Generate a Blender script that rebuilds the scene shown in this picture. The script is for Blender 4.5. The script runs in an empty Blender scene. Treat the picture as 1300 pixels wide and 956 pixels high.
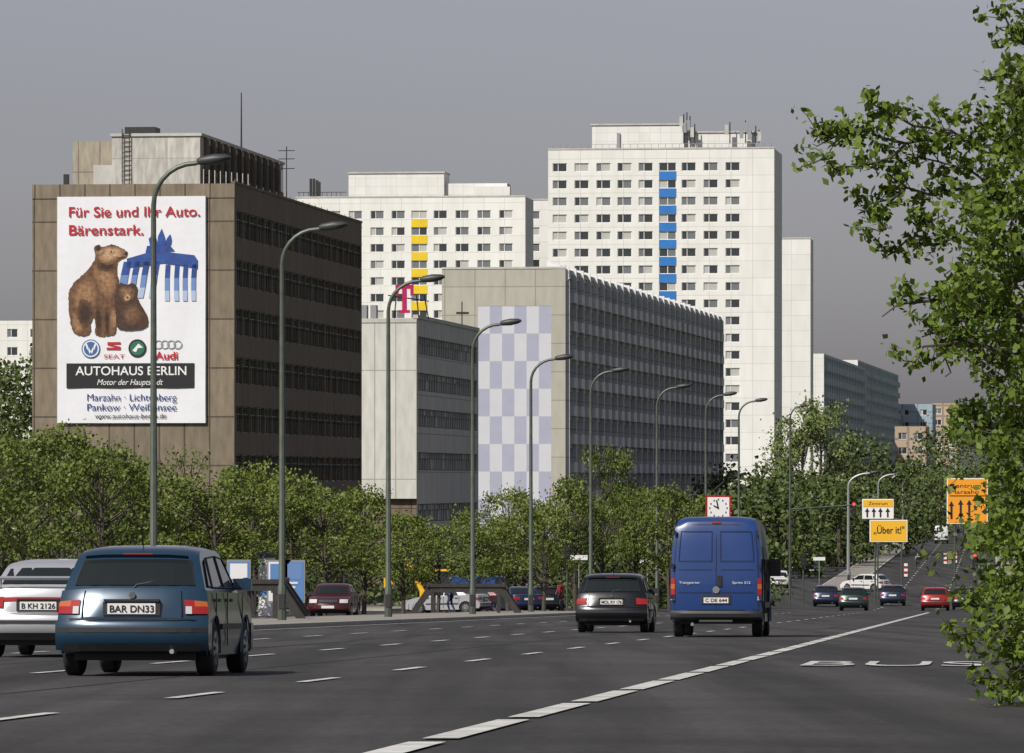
import bpy, math, random
import numpy as np
from mathutils import Vector
random.seed(7); rng=np.random.default_rng(7)
scene=bpy.context.scene
F=7222.0; C=8.9; K=0.0842
# ------------------------------------------------------------------ terrain profile
ST=[-400,-150,-60,-20]+list(range(0,480,10))+list(range(500,1000,50))+[1100,1300,1600,2000,3000,5000,9000]
def _drop(D):
    if D<-20: D=-20
    if D<=340: return .87+.0204*D
    if D>=460: return 8.9
    t=(D-340)/120.; p0=7.806;p1=8.9;m0=2.448
    return (2*t**3-3*t*t+1)*p0+(t**3-2*t*t+t)*m0+(-2*t**3+3*t*t)*p1
SZ=[C-_drop(d) for d in ST]
def gz(D): return float(np.interp(D,ST,SZ))
def bx(x,D): return (x-650.)*D/F          # survey bearing -> lateral metres at range D
def hz(y,D): return C+(610.-y)*D/F        # survey elevation -> height at range D
# ------------------------------------------------------------------ materials
def mat(name,col,rough=.7,metal=0.,nscale=0,namt=0.,bump=0.,spec=None,coat=0.,detail=6):
    m=bpy.data.materials.new(name); m.use_nodes=True
    nt=m.node_tree; b=nt.nodes['Principled BSDF']
    c=(col[0],col[1],col[2],1)
    b.inputs['Base Color'].default_value=c
    b.inputs['Roughness'].default_value=rough; b.inputs['Metallic'].default_value=metal
    if spec is not None: b.inputs['Specular IOR Level'].default_value=spec
    if coat: b.inputs['Coat Weight'].default_value=coat; b.inputs['Coat Roughness'].default_value=.05
    if nscale:
        tc=nt.nodes.new('ShaderNodeTexCoord'); n=nt.nodes.new('ShaderNodeTexNoise')
        n.inputs['Scale'].default_value=nscale; n.inputs['Detail'].default_value=detail; n.inputs['Roughness'].default_value=.65
        nt.links.new(tc.outputs['Object'],n.inputs['Vector'])
        r=nt.nodes.new('ShaderNodeValToRGB')
        r.color_ramp.elements[0].position=.3; r.color_ramp.elements[1].position=.7
        r.color_ramp.elements[0].color=tuple(x*(1-namt) for x in col)+(1,)
        r.color_ramp.elements[1].color=tuple(min(1,x*(1+namt)) for x in col)+(1,)
        nt.links.new(n.outputs['Fac'],r.inputs['Fac']); nt.links.new(r.outputs['Color'],b.inputs['Base Color'])
        if bump:
            bp=nt.nodes.new('ShaderNodeBump'); bp.inputs['Strength'].default_value=bump; bp.inputs['Distance'].default_value=.05
            nt.links.new(n.outputs['Fac'],bp.inputs['Height']); nt.links.new(bp.outputs['Normal'],b.inputs['Normal'])
    return m
def panelmat(name,col,joint,pw,ph,jw=.06,namt=.12,rough=.85,nscale=.35,var=.06):
    """concrete panels: joints from a brick texture without offset, weather streaks"""
    m=bpy.data.materials.new(name); m.use_nodes=True; nt=m.node_tree; N=nt.nodes; Lk=nt.links
    b=N['Principled BSDF']; b.inputs['Roughness'].default_value=rough
    tc=N.new('ShaderNodeTexCoord'); sp=N.new('ShaderNodeSeparateXYZ'); Lk.new(tc.outputs['Object'],sp.inputs[0])
    ad=N.new('ShaderNodeMath'); ad.operation='ADD'; Lk.new(sp.outputs[0],ad.inputs[0]); Lk.new(sp.outputs[1],ad.inputs[1])
    cb=N.new('ShaderNodeCombineXYZ'); Lk.new(ad.outputs[0],cb.inputs[0]); Lk.new(sp.outputs[2],cb.inputs[1])
    br=N.new('ShaderNodeTexBrick'); br.offset=0; br.squash=1
    br.inputs['Scale'].default_value=1; br.inputs['Brick Width'].default_value=pw; br.inputs['Row Height'].default_value=ph
    br.inputs['Mortar Size'].default_value=jw; br.inputs['Mortar Smooth'].default_value=.2
    br.inputs['Color1'].default_value=tuple(x*(1-var) for x in col)+(1,)
    br.inputs['Color2'].default_value=tuple(min(1,x*(1+var)) for x in col)+(1,)
    br.inputs['Mortar'].default_value=tuple(joint)+(1,)
    Lk.new(cb.outputs[0],br.inputs['Vector'])
    mp=N.new('ShaderNodeMapping'); mp.inputs['Scale'].default_value=(1,1,.25); Lk.new(tc.outputs['Object'],mp.inputs[0])
    n=N.new('ShaderNodeTexNoise'); n.inputs['Scale'].default_value=nscale*3; n.inputs['Detail'].default_value=8; Lk.new(mp.outputs[0],n.inputs['Vector'])
    r=N.new('ShaderNodeValToRGB'); r.color_ramp.elements[0].position=.3; r.color_ramp.elements[1].position=.7
    a=1-namt; r.color_ramp.elements[0].color=(a,a,a*.98,1); r.color_ramp.elements[1].color=(1,1,1,1)
    Lk.new(n.outputs['Fac'],r.inputs['Fac'])
    mx=N.new('ShaderNodeMixRGB'); mx.blend_type='MULTIPLY'; mx.inputs[0].default_value=1
    Lk.new(br.outputs['Color'],mx.inputs[1]); Lk.new(r.outputs['Color'],mx.inputs[2]); Lk.new(mx.outputs[0],b.inputs['Base Color'])
    return m
def leafmat(name,c1,c2,tr=.3):
    m=bpy.data.materials.new(name); m.use_nodes=True; nt=m.node_tree; N=nt.nodes; Lk=nt.links
    b=N['Principled BSDF']; b.inputs['Roughness'].default_value=.55; b.inputs['Specular IOR Level'].default_value=.3
    g=N.new('ShaderNodeNewGeometry'); tc=N.new('ShaderNodeTexCoord'); n=N.new('ShaderNodeTexNoise'); n.inputs['Scale'].default_value=.9; n.inputs['Detail'].default_value=1
    Lk.new(tc.outputs['Object'],n.inputs['Vector'])
    oi=N.new('ShaderNodeObjectInfo')
    ma=N.new('ShaderNodeMath'); ma.operation='ADD'; Lk.new(g.outputs['Random Per Island'],ma.inputs[0]); Lk.new(n.outputs['Fac'],ma.inputs[1])
    mo=N.new('ShaderNodeMath'); mo.operation='MULTIPLY_ADD'; Lk.new(oi.outputs['Random'],mo.inputs[0]); mo.inputs[1].default_value=.5; Lk.new(ma.outputs[0],mo.inputs[2])
    mb_=N.new('ShaderNodeMath'); mb_.operation='MULTIPLY'; mb_.inputs[1].default_value=.42; Lk.new(mo.outputs[0],mb_.inputs[0])
    r=N.new('ShaderNodeValToRGB'); r.color_ramp.elements[0].position=.15; r.color_ramp.elements[1].position=.85
    r.color_ramp.elements[0].color=tuple(c1)+(1,); r.color_ramp.elements[1].color=tuple(c2)+(1,)
    Lk.new(mb_.outputs[0],r.inputs['Fac']); Lk.new(r.outputs['Color'],b.inputs['Base Color'])
    if tr>0:
        t=N.new('ShaderNodeBsdfTranslucent'); Lk.new(r.outputs['Color'],t.inputs['Color'])
        mx=N.new('ShaderNodeMixShader'); mx.inputs[0].default_value=tr
        Lk.new(b.outputs[0],mx.inputs[1]); Lk.new(t.outputs[0],mx.inputs[2]); Lk.new(mx.outputs[0],N['Material Output'].inputs['Surface'])
    return m
def emis(m,col,s):
    b=m.node_tree.nodes['Principled BSDF']; b.inputs['Emission Color'].default_value=tuple(col)+(1,); b.inputs['Emission Strength'].default_value=s; return m
M_asph=mat('asphalt',(.037,.036,.036),.88,0,.25,.28,.0,spec=.3)
nt=M_asph.node_tree
_tc=nt.nodes.new('ShaderNodeTexCoord'); _mp=nt.nodes.new('ShaderNodeMapping'); _mp.inputs['Rotation'].default_value=(0,0,math.atan(K)); _mp.inputs['Scale'].default_value=(1.1,.02,1)
_n=nt.nodes.new('ShaderNodeTexNoise'); _n.inputs['Scale'].default_value=1; _n.inputs['Detail'].default_value=5
nt.links.new(_tc.outputs['Object'],_mp.inputs[0]); nt.links.new(_mp.outputs[0],_n.inputs['Vector'])
_r=nt.nodes.new('ShaderNodeValToRGB'); _r.color_ramp.elements[0].position=.35; _r.color_ramp.elements[1].position=.65
_r.color_ramp.elements[0].color=(.58,.58,.58,1); _r.color_ramp.elements[1].color=(1.3,1.28,1.25,1)
nt.links.new(_n.outputs['Fac'],_r.inputs['Fac'])
_mx=nt.nodes.new('ShaderNodeMixRGB'); _mx.blend_type='MULTIPLY'; _mx.inputs[0].default_value=1
_src=nt.nodes['Principled BSDF'].inputs['Base Color'].links[0].from_socket
nt.links.new(_src,_mx.inputs[1]); nt.links.new(_r.outputs['Color'],_mx.inputs[2])
_n2=nt.nodes.new('ShaderNodeTexNoise'); _n2.inputs['Scale'].default_value=14; _n2.inputs['Detail'].default_value=3; nt.links.new(_tc.outputs['Object'],_n2.inputs['Vector'])
_r2=nt.nodes.new('ShaderNodeValToRGB'); _r2.color_ramp.elements[0].position=.35; _r2.color_ramp.elements[1].position=.65
_r2.color_ramp.elements[0].color=(.72,.72,.72,1); _r2.color_ramp.elements[1].color=(1.3,1.3,1.3,1); nt.links.new(_n2.outputs['Fac'],_r2.inputs['Fac'])
_mx2=nt.nodes.new('ShaderNodeMixRGB'); _mx2.blend_type='MULTIPLY'; _mx2.inputs[0].default_value=1
nt.links.new(_mx.outputs[0],_mx2.inputs[1]); nt.links.new(_r2.outputs['Color'],_mx2.inputs[2]); nt.links.new(_mx2.outputs[0],nt.nodes['Principled BSDF'].inputs['Base Color'])
M_grass=mat('grass_ground',(.065,.085,.028),.95,0,.6,.45)
M_pave=mat('paving',(.22,.205,.18),.9,0,.8,.25)
M_kerb=mat('kerb_stone',(.34,.33,.3),.85,0,2,.15)
M_paint=mat('road_paint',(.46,.46,.44),.7,0,2.2,.4)
M_pole=mat('pole_green_steel',(.065,.08,.062),.5,.2,3,.25)
M_dark=mat('dark_plastic',(.018,.018,.02),.55)
M_black=mat('black',(.006,.006,.007),.6)
M_glass=mat('car_glass',(.012,.016,.017),.06,0,spec=.5)
M_tyre=mat('tyre',(.015,.015,.015),.85)
M_hub=mat('hubcap',(.3,.3,.31),.35,.7)
M_red=mat('lamp_red',(.3,.012,.01),.25,coat=.5)
M_org=mat('lamp_orange',(.42,.1,.02),.25,coat=.5)
M_wl=mat('lamp_clear',(.5,.5,.5),.12,coat=.6)
M_white=mat('white_paint',(.75,.75,.73),.5)
M_plate=mat('plate_white',(.6,.6,.58),.45)
M_concl=mat('concrete_light',(.42,.41,.38),.85,0,.6,.18)
M_bark=mat('bark',(.06,.05,.038),.9,0,6,.35)
M_steel=mat('galv_steel',(.3,.31,.32),.5,.5)
M_yel=mat('sign_yellow',(.75,.42,.02),.5)
M_oran=mat('sign_orange',(.75,.3,.02),.5)
GL_d=mat('window_dark',(.03,.036,.04),.12,spec=.6)
GL_m=mat('window_curtain',(.14,.15,.16),.3)
GL_l=mat('window_blind',(.4,.4,.38),.5)
L_mid=leafmat('leaf_mid',(.045,.078,.014),(.175,.215,.04),.15)
L_far=leafmat('leaf_far',(.03,.052,.014),(.1,.13,.032),0)
L_near=leafmat('leaf_near',(.045,.09,.01),(.16,.225,.028),.28)
L_light=leafmat('leaf_light',(.075,.11,.03),(.17,.21,.065),0)
# ------------------------------------------------------------------ mesh builder
class MB:
    def __init__(s): s.v=[];s.f=[];s.m=[];s.mats=[]
    def mi(s,m):
        if m not in s.mats: s.mats.append(m)
        return s.mats.index(m)
    def poly(s,pts,m):
        n=len(s.v); s.v.extend([tuple(p) for p in pts]); s.f.append(tuple(range(n,n+len(pts)))); s.m.append(s.mi(m))
    def box(s,x0,x1,y0,y1,z0,z1,m):
        P=[(x0,y0,z0),(x1,y0,z0),(x1,y1,z0),(x0,y1,z0),(x0,y0,z1),(x1,y0,z1),(x1,y1,z1),(x0,y1,z1)]
        n=len(s.v); s.v.extend(P); k=s.mi(m)
        for q in [(0,3,2,1),(4,5,6,7),(0,1,5,4),(1,2,6,5),(2,3,7,6),(3,0,4,7)]:
            s.f.append(tuple(n+i for i in q)); s.m.append(k)
    def tube(s,pts,rad,n,m,caps=True):
        pts=[Vector(p) for p in pts]
        if not hasattr(rad,'__len__'): rad=[rad]*len(pts)
        base=len(s.v); k=s.mi(m); up=None
        for i,p in enumerate(pts):
            d=(pts[min(i+1,len(pts)-1)]-pts[max(i-1,0)]).normalized()
            if up is None:
                up=Vector((0,0,1)) if abs(d.z)<.9 else Vector((1,0,0))
            a=d.cross(up).normalized(); b=a.cross(d).normalized(); up=b
            for j in range(n):
                t=2*math.pi*j/n; s.v.append(tuple(p+(a*math.cos(t)+b*math.sin(t))*rad[i]))
        for i in range(len(pts)-1):
            for j in range(n):
                s.f.append((base+i*n+j,base+i*n+(j+1)%n,base+(i+1)*n+(j+1)%n,base+(i+1)*n+j)); s.m.append(k)
        if caps:
            s.f.append(tuple(base+j for j in range(n))); s.m.append(k)
            s.f.append(tuple(base+(len(pts)-1)*n+j for j in reversed(range(n)))); s.m.append(k)
    def obj(s,name,parent=None,loc=(0,0,0),rot=(0,0,0),smooth=True,ang=38,bevel=0):
        me=bpy.data.meshes.new(name); me.from_pydata(s.v,[],s.f); 
        for m in s.mats: me.materials.append(m)
        me.polygons.foreach_set('material_index',s.m)
        if smooth:
            me.polygons.foreach_set('use_smooth',[True]*len(s.f))
            me.update(); me.set_sharp_from_angle(angle=math.radians(ang))
        me.update()
        o=bpy.data.objects.new(name,me); scene.collection.objects.link(o)
        o.location=loc; o.rotation_euler=rot
        if parent: o.parent=parent
        return o
def empty(name,loc=(0,0,0),rot=(0,0,0)):
    o=bpy.data.objects.new(name,None); scene.collection.objects.link(o); o.location=loc; o.rotation_euler=rot; return o
def text(body,parent,loc,w,h,m,rot=(math.pi/2,0,0),bold=0.,shear=0.,name='lettering'):
    cu=bpy.data.curves.new(name,'FONT'); cu.body=body; cu.size=1; cu.offset=bold; cu.shear=shear
    o=bpy.data.objects.new(name,cu); scene.collection.objects.link(o); cu.materials.append(m)
    bpy.context.view_layer.update(); dx=max(.01,o.dimensions.x)
    o.scale=(w/dx,h/.72,1); o.location=loc; o.rotation_euler=rot
    if parent: o.parent=parent
    return o
# ------------------------------------------------------------------ ground + road
g=MB(); XS=[-6000,-600,-60,60,600,6000]
for i in range(len(ST)-1):
    for a,b in zip(XS[:-1],XS[1:]):
        g.poly([(a,ST[i],SZ[i]),(b,ST[i],SZ[i]),(b,ST[i+1],SZ[i+1]),(a,ST[i+1],SZ[i+1])],M_grass)
g.obj('ground',smooth=False)
def cuts(a,b): return [a]+[s for s in ST if a<s<b]+[b]
def strip(mb,xa,xb,Ya,Yb,dz,m,xa2=None,xb2=None):
    ys=cuts(Ya,Yb)
    f=lambda p,q,y: p if q is None else p+(q-p)*(y-Ya)/(Yb-Ya)
    for y0,y1 in zip(ys[:-1],ys[1:]):
        mb.poly([(f(xa,xa2,y0)+K*y0,y0,gz(y0)+dz),(f(xb,xb2,y0)+K*y0,y0,gz(y0)+dz),(f(xb,xb2,y1)+K*y1,y1,gz(y1)+dz),(f(xa,xa2,y1)+K*y1,y1,gz(y1)+dz)],m)
def kerbed(mb,xa,xb,Ya,Yb,top,xa2=None,xb2=None,h=.13,kw=.18):
    q=lambda v,d: None if v is None else v+d
    strip(mb,xa+kw,xb-kw,Ya,Yb,h+.004,top,q(xa2,kw),q(xb2,-kw))
    for e,e2,sg in ((xa,xa2,1),(xb,xb2,-1)):
        i0,i1=(e,e+kw) if sg==1 else (e-kw,e)
        j0,j1=(None,None) if e2 is None else ((e2,e2+kw) if sg==1 else (e2-kw,e2))
        strip(mb,i0,i1,Ya,Yb,h+.012,M_kerb,j0,j1)
        ys=cuts(Ya,Yb)
        f=lambda y: (e if e2 is None else e+(e2-e)*(y-Ya)/(Yb-Ya))+K*y
        for y0,y1 in zip(ys[:-1],ys[1:]):
            mb.poly([(f(y0),y0,gz(y0)),(f(y1),y1,gz(y1)),(f(y1),y1,gz(y1)+h+.012),(f(y0),y0,gz(y0)+h+.012)],M_kerb)
    for y in (Ya,Yb):
        ea=xa if (y==Ya or xa2 is None) else xa2; eb=xb if (y==Ya or xb2 is None) else xb2
        mb.poly([(ea+K*y,y,gz(y)),(eb+K*y,y,gz(y)),(eb+K*y,y,gz(y)+h+.012),(ea+K*y,y,gz(y)+h+.012)],M_kerb)
r=MB(); strip(r,-36,.5,-60,2000,.012,M_asph)
for y0,y1 in zip([300,310,320,330],[310,320,330,340]): # side street at the junction
    r.poly([(-120,y0,gz(y0)+.008),(-36+K*y0,y0,gz(y0)+.008),(-36+K*y1,y1,gz(y1)+.008),(-120,y1,gz(y1)+.008)],M_asph)
r.obj('road',smooth=False)
p=MB()
kerbed(p,-25,-18.9,-60,292,M_pave)
kerbed(p,-14.2,-11.2,455,1900,M_pave)
p.obj('median_strip',smooth=False)
p=MB(); kerbed(p,.5,4.5,-60,1500,M_pave); p.obj('pavement',smooth=False)
p=MB(); kerbed(p,-42,-36,-60,298,M_pave); kerbed(p,-42,-36,342,1500,M_pave); p.obj('pavement',smooth=False)
d=MB()
def dashes(x0,w,ya,yb,ln,per,ph=0):
    y=ya+ph
    while y<yb:
        strip(d,x0-w/2,x0+w/2,y,min(y+ln,yb),.024,M_paint); y+=per
dashes(-3.29,.22,-20,300,5.2,6.0)
dashes(-6.85,.12,-20,300,3,9,4.5)
dashes(-10.6,.12,-20,300,3,9,2)
dashes(-14.6,.12,-20,300,3,9,6)
dashes(-29.5,.13,-20,290,3,9,6)
for x in (-3.4,-7.2): dashes(x,.14,350,1200,3,12)
for x in (-17.8,-21.4): dashes(x,.14,350,1200,3,12)
strip(d,-18.6,-18.48,-20,290,.024,M_paint)
strip(d,-16,-3.5,318,318.5,.024,M_paint)
d.obj('lane_marking',smooth=False)
d=MB(); M_patch=mat('asphalt_patch',(.03,.03,.03),.88,0,2,.25,spec=.3); M_patch2=mat('asphalt_patch_old',(.045,.044,.043),.88,0,2,.25,spec=.3)
for a,b,y0,y1,mm in ((-13.5,-12.2,95,110,M_patch2),(-5.6,-4.4,150,170,M_patch2),(-9.2,-8.0,180,200,M_patch)): strip(d,a,b,y0,y1,.018,mm)
for x in (-8.7,-12.5): strip(d,x-.02,x+.02,-20,290,.016,M_patch)
d.obj('road_repair',smooth=False)
yb=69.5
text('BUS',None,(-2.45+K*yb,yb,gz(yb)+.03),2.25,5.0,M_paint,rot=(-math.atan(.0204),0,-math.atan(K)),bold=-.003,name='bus_lane_marking')
# ------------------------------------------------------------------ facades
def facade(mb,fr,cols,rows,cell,rev):
    us=[0]; 
    for c in cols: us.append(us[-1]+c[0])
    vs=[0]
    for c in rows: vs.append(vs[-1]+c[0])
    D_=[[0]*len(rows) for _ in cols]
    for i in range(len(cols)):
        for j in range(len(rows)):
            m,dp=cell(cols[i],rows[j],i,j); D_[i][j]=dp
            mb.poly([fr(us[i],vs[j],dp),fr(us[i+1],vs[j],dp),fr(us[i+1],vs[j+1],dp),fr(us[i],vs[j+1],dp)],m)
    for i in range(len(cols)):
        for j in range(len(rows)):
            if i+1<len(cols) and abs(D_[i][j]-D_[i+1][j])>1e-5:
                a,b=D_[i][j],D_[i+1][j]; u=us[i+1]
                mb.poly([fr(u,vs[j],a),fr(u,vs[j],b),fr(u,vs[j+1],b),fr(u,vs[j+1],a)],rev)
            if j+1<len(rows) and abs(D_[i][j]-D_[i][j+1])>1e-5:
                a,b=D_[i][j],D_[i][j+1]; v=vs[j+1]
                mb.poly([fr(us[i],v,a),fr(us[i+1],v,a),fr(us[i+1],v,b),fr(us[i],v,b)],rev)
def mkcols(total,wins):
    out=[];u=0
    for k,(c,w,code) in enumerate(wins):
        a=c-w/2
        if a-u>1e-3: out.append((a-u,'w',k))
        if code=='n':
            t=.1; pw=(w-3*t)
            out+= [(t,'f',k),(pw*.36,'p',k),(t,'f',k),(pw*.64,'p',k),(t,'f',k)]
        elif code=='a':
            t=.12; pw=(w-3*t)/2
            out+= [(t,'F',k),(pw,'P',k),(t,'F',k),(pw,'P',k),(t,'F',k)]
        u=c+w/2
    out.append((total-u,'w',99)); return out
def mkrows(H,ztops,h,t=.1):
    out=[];v=0
    for k,c in enumerate(ztops):
        a=c-h/2
        out.append((a-v,'w',k)); out+=[(t,'f',k),(h-2*t,'p',k),(t,'f',k)]; v=c+h/2
    out.append((H-v,'w',99)); return out
def std_cell(wall,frame,accent=None,dep=.2,probs=(.6,.85),seed=1):
    rr=random.Random(seed); cache={}
    def cell(c,r_,i,j):
        if r_[1]=='w':
            if c[1] in 'FP' and accent and r_[2]!=99: return accent,-.05
            return wall,0
        if c[1]=='w': return wall,0
        if c[1] in 'fF' or r_[1]=='f': return frame,dep-.08
        k=(c[2],r_[2],i)
        if k not in cache:
            x=rr.random(); cache[k]=GL_d if x<probs[0] else (GL_m if x<probs[1] else GL_l)
        return cache[k],dep
    return cell
def building(name,X,D,th,W,L,zb,zt):
    o=empty(name,(X,D,0),(0,0,-math.radians(th)))
    fr_front=lambda u,v,d:(u-W,d,v+zb)
    fr_side=lambda u,v,d:(-d,u,v+zb)
    return o,fr_front,fr_side
def shell(mb,W,L,zb,zt,roof,wall,front=False,side=False,par=.0):
    mb.poly([(-W,0,zt),(0,0,zt),(0,L,zt),(-W,L,zt)],roof)
    mb.poly([(-W,0,zb),(-W,L,zb),(-W,L,zt),(-W,0,zt)],wall)
    mb.poly([(-W,L,zb),(0,L,zb),(0,L,zt),(-W,L,zt)],wall)
    if front: mb.poly([(-W,0,zb),(0,0,zb),(0,0,zt),(-W,0,zt)],wall)
    if side: mb.poly([(0,0,zb),(0,L,zb),(0,L,zt),(0,0,zt)],wall)
M_roof=mat('roof_felt',(.12,.12,.12),.9)
# --- brown office block with banner
B_W,B_L,B_T=13.9,60.,28.95
M_br=panelmat('brown_washed_concrete',(.215,.175,.125),(.08,.062,.045),1.72,3.3,.06,.35,var=.1,nscale=.9)
M_brs=panelmat('brown_spandrel',(.18,.135,.095),(.07,.055,.04),3.0,3.3,.05,.35,var=.08,nscale=.8)
M_brf=mat('green_frame',(.055,.09,.08),.5)
GLg=mat('green_glass',(.02,.045,.042),.1,spec=.6); GLg2=mat('green_glass_blind',(.08,.12,.11),.25); GLg3=mat('green_panel',(.035,.07,.06),.4)
bo,ff,fs=building('brown_office_building',bx(298,384),384,6.7,B_W,B_L,0,B_T)
m=MB(); shell(m,B_W,B_L,0,B_T,M_roof,M_br)
facade(m,ff,[(.3,'w',0),(B_W-.6,'w',1),(.3,'w',0)],[(B_T-.95,'w',0),(.95,'w',1)],lambda c,r_,i,j:(M_br,0 if r_[2]==0 else -.06),M_br)
m.obj('walls',bo,smooth=False)
m=MB()
cols=[(.4,'w',0)]
nb=19; bw=(B_L-.8)/nb
for k in range(nb): cols+=[(.07,'f',k),((bw-.45)/3,'p',k),(.07,'f',k),((bw-.45)/3,'p',k),(.07,'f',k),((bw-.45)/3,'p',k),(.07,'f',k),(.17,'s',k)]
cols.append((.4,'w',0))
rows=[];v=0
for k in range(8):
    c=26.25-3.3*(7-k); rows+=[(c-.9-v,'w',k),(.07,'f',k),(1.15,'p',k),(.06,'f',k),(.45,'q',k),(.07,'f',k)]; v=c+.9
rows.append((B_T-v,'w',99))
rr=random.Random(3); cc={}
def bcell(c,r_,i,j):
    if r_[1]=='w' or c[1]=='w': return M_brs,0
    if c[1]=='s': return M_brs,.05
    if c[1]=='f' or r_[1]=='f': return M_brf,.14
    x=rr.random()
    return (GLg if x<.62 else GLg2 if x<.85 else GLg3),.22
facade(m,fs,cols,rows,bcell,M_brs)
m.obj('window_bands',bo,smooth=False)
# banner art, drawn in the facade plane
def bp(px,py): return ((px-298)/18.8, 8.9+(610-py)/18.8)
M_ban=mat('banner_vinyl',(.68,.69,.72),.55,0,.5,.04,.3)
M_tred=mat('print_red',(.42,.01,.025),.5); M_tblu=mat('print_blue',(.015,.04,.2),.5); M_tblk=mat('print_black',(.012,.012,.014),.5); M_twh=mat('print_white',(.7,.7,.7),.5)
M_gate1=mat('print_gate_dark',(.02,.06,.24),.5,0,2,.3); M_gate2=mat('print_gate_mid',(.13,.22,.45),.5); M_gate3=mat('print_gate_light',(.36,.44,.6),.5)
M_gry=mat('print_grey',(.25,.26,.28),.5); M_grn=mat('print_green',(.02,.13,.08),.5); M_bl2=mat('print_logo_blue',(.05,.12,.3),.4)
m=MB()
nx,nz=16,24
(u0,z1),(u1,z0)=bp(70,249),bp(261,537)
def bpt(i,j):
    fx,fz=i/nx,j/nz
    return (u0+(u1-u0)*fx, -.22+.025*math.sin(fx*17+fz*5)*math.sin(fz*11), z0+(z1-z0)*fz)
for i in range(nx):
    for j in range(nz): m.poly([bpt(i,j),bpt(i+1,j),bpt(i+1,j+1),bpt(i,j+1)],M_ban)
for a,b,c,e in ((u0-.04,u0+.04,z0,z1),(u1-.04,u1+.04,z0,z1)): m.box(a,b,-.19,-.02,c,e,M_steel)
for z in (z0+.05,z1-.05,(z0+z1)/2): m.box(u0,u1,-.17,-.02,z-.04,z+.04,M_steel)
def art(pts,mt,lay): m.poly([(bp(x,y)[0],-.27-.006*lay,bp(x,y)[1]) for x,y in pts],mt)
def disc(cx,cy,r_,mt,lay,n=24,rx=None): art([(cx+(rx or r_)*math.cos(2*math.pi*k/n),cy+r_*math.sin(2*math.pi*k/n)) for k in range(n)],mt,lay)
def ring(cx,cy,r_,w,mt,lay,n=24):
    for k in range(n):
        a,b=2*math.pi*k/n,2*math.pi*(k+1)/n
        art([(cx+r_*math.cos(a),cy+r_*math.sin(a)),(cx+r_*math.cos(b),cy+r_*math.sin(b)),(cx+(r_-w)*math.cos(b),cy+(r_-w)*math.sin(b)),(cx+(r_-w)*math.cos(a),cy+(r_-w)*math.sin(a))],mt,lay)
_ar=random.Random(9)
def spline(P,sub=6,jit=0.):
    out=[];n=len(P)
    for i in range(n):
        p0,p1,p2,p3=[P[(i+k)%n] for k in (-1,0,1,2)]
        for k in range(sub):
            t=k/sub; q=[.5*((2*p1[d_])+(-p0[d_]+p2[d_])*t+(2*p0[d_]-5*p1[d_]+4*p2[d_]-p3[d_])*t*t+(-p0[d_]+3*p1[d_]-3*p2[d_]+p3[d_])*t**3) for d_ in (0,1)]
            out.append((q[0]+_ar.uniform(-jit,jit),q[1]+_ar.uniform(-jit,jit)))
    return out
_fur={}
def fur(c):
    k=tuple(round(x,3) for x in c)
    if k not in _fur:
        mm=mat('print_fur',k,.7,0,3.2,.6,detail=10); _fur[k]=mm
    return _fur[k]
def soft(P,c0,c1,lay,n=5,jit=.5,shrink=.62):
    cx_=sum(p[0] for p in P)/len(P); cy_=sum(p[1] for p in P)/len(P)
    for k in range(n):
        f=1-shrink*k/n; t=(k+1)/n; c=[a+(b-a)*t for a,b in zip(c0,c1)]
        art(spline([(cx_+(x-cx_)*f,cy_+(y-cy_)*f) for x,y in P],6,jit),fur(c),lay+k*.35)
art([(160,328),(196,318),(247,324),(251,330),(251,341),(206,334),(160,340)],M_gate1,1)
art([(186,312),(214,309),(222,319),(184,321)],M_gate1,1.3)
for q in ([(190,312),(188,303),(192,299),(194,294),(197,300),(200,312)],[(199,312),(200,300),(205,290),(209,301),(211,311)],[(208,311),(212,302),(216,297),(218,305),(217,311)]): art(q,M_gate1,1.6)
cx=[(152,162),(166,173),(178,185),(191,198),(206,212),(218,224),(229,235),(240,246)]
for k,(a,b) in enumerate(cx):
    t=332 if k<4 else 336
    s=-6+k*1.0 if k<4 else 3
    art([(a+4,t),(b+4,t),(b+2+s*.3,t+17),(a+2+s*.3,t+17)],M_gate1,1); art([(a+2+s*.3,t+17),(b+2+s*.3,t+17),(b+1+s*.6,t+33),(a+1+s*.6,t+33)],M_gate2,1)
    art([(a+1+s*.6,t+33),(b+1+s*.6,t+33),(b+s,t+46),(a+s,t+46)],M_gate3,1)
DK=(.03,.013,.006); MD=(.12,.056,.025); LT=(.26,.14,.07); HL=(.4,.25,.14)
adult=[(118,316),(119,312),(124,310),(128,313),(134,312),(141,310),(150,313),(159,318),(161,322),(158,327),(150,331),(148,336),(147,345),(150,358),(153,375),(151,395),(147,408),(146,422),(140,426),(126,427),(119,423),(120,412),(117,403),(113,411),(113,421),(106,426),(93,423),(88,412),(85,393),(85,372),(91,359),(103,348),(113,338),(119,327)]
art(spline(adult,6,.6),fur(MD),2)
soft([(90,372),(100,357),(113,352),(121,366),(118,388),(106,398),(94,392)],MD,LT,2.4,5,.8)
soft([(118,338),(134,335),(143,345),(147,362),(140,380),(129,374),(119,356)],MD,LT,2.6,5,.8)
soft([(121,317),(132,313),(146,313),(159,319),(156,326),(144,330),(131,334),(123,327)],MD,HL,2.6,4,.5)
soft([(100,380),(112,383),(117,396),(112,412),(103,416),(95,402)],MD,DK,4.0,5,.8)
soft([(121,384),(127,392),(128,410),(126,424),(121,422),(119,402)],MD,DK,4.0,4,.5); soft([(133,390),(138,398),(137,412),(137,425),(133,425),(131,404)],MD,DK,4.0,4,.5)
soft([(90,396),(98,404),(104,420),(96,423),(90,414)],MD,LT,4.2,4,.6); soft([(139,392),(148,390),(148,406),(144,422),(139,418)],MD,LT,4.2,4,.6)
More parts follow.
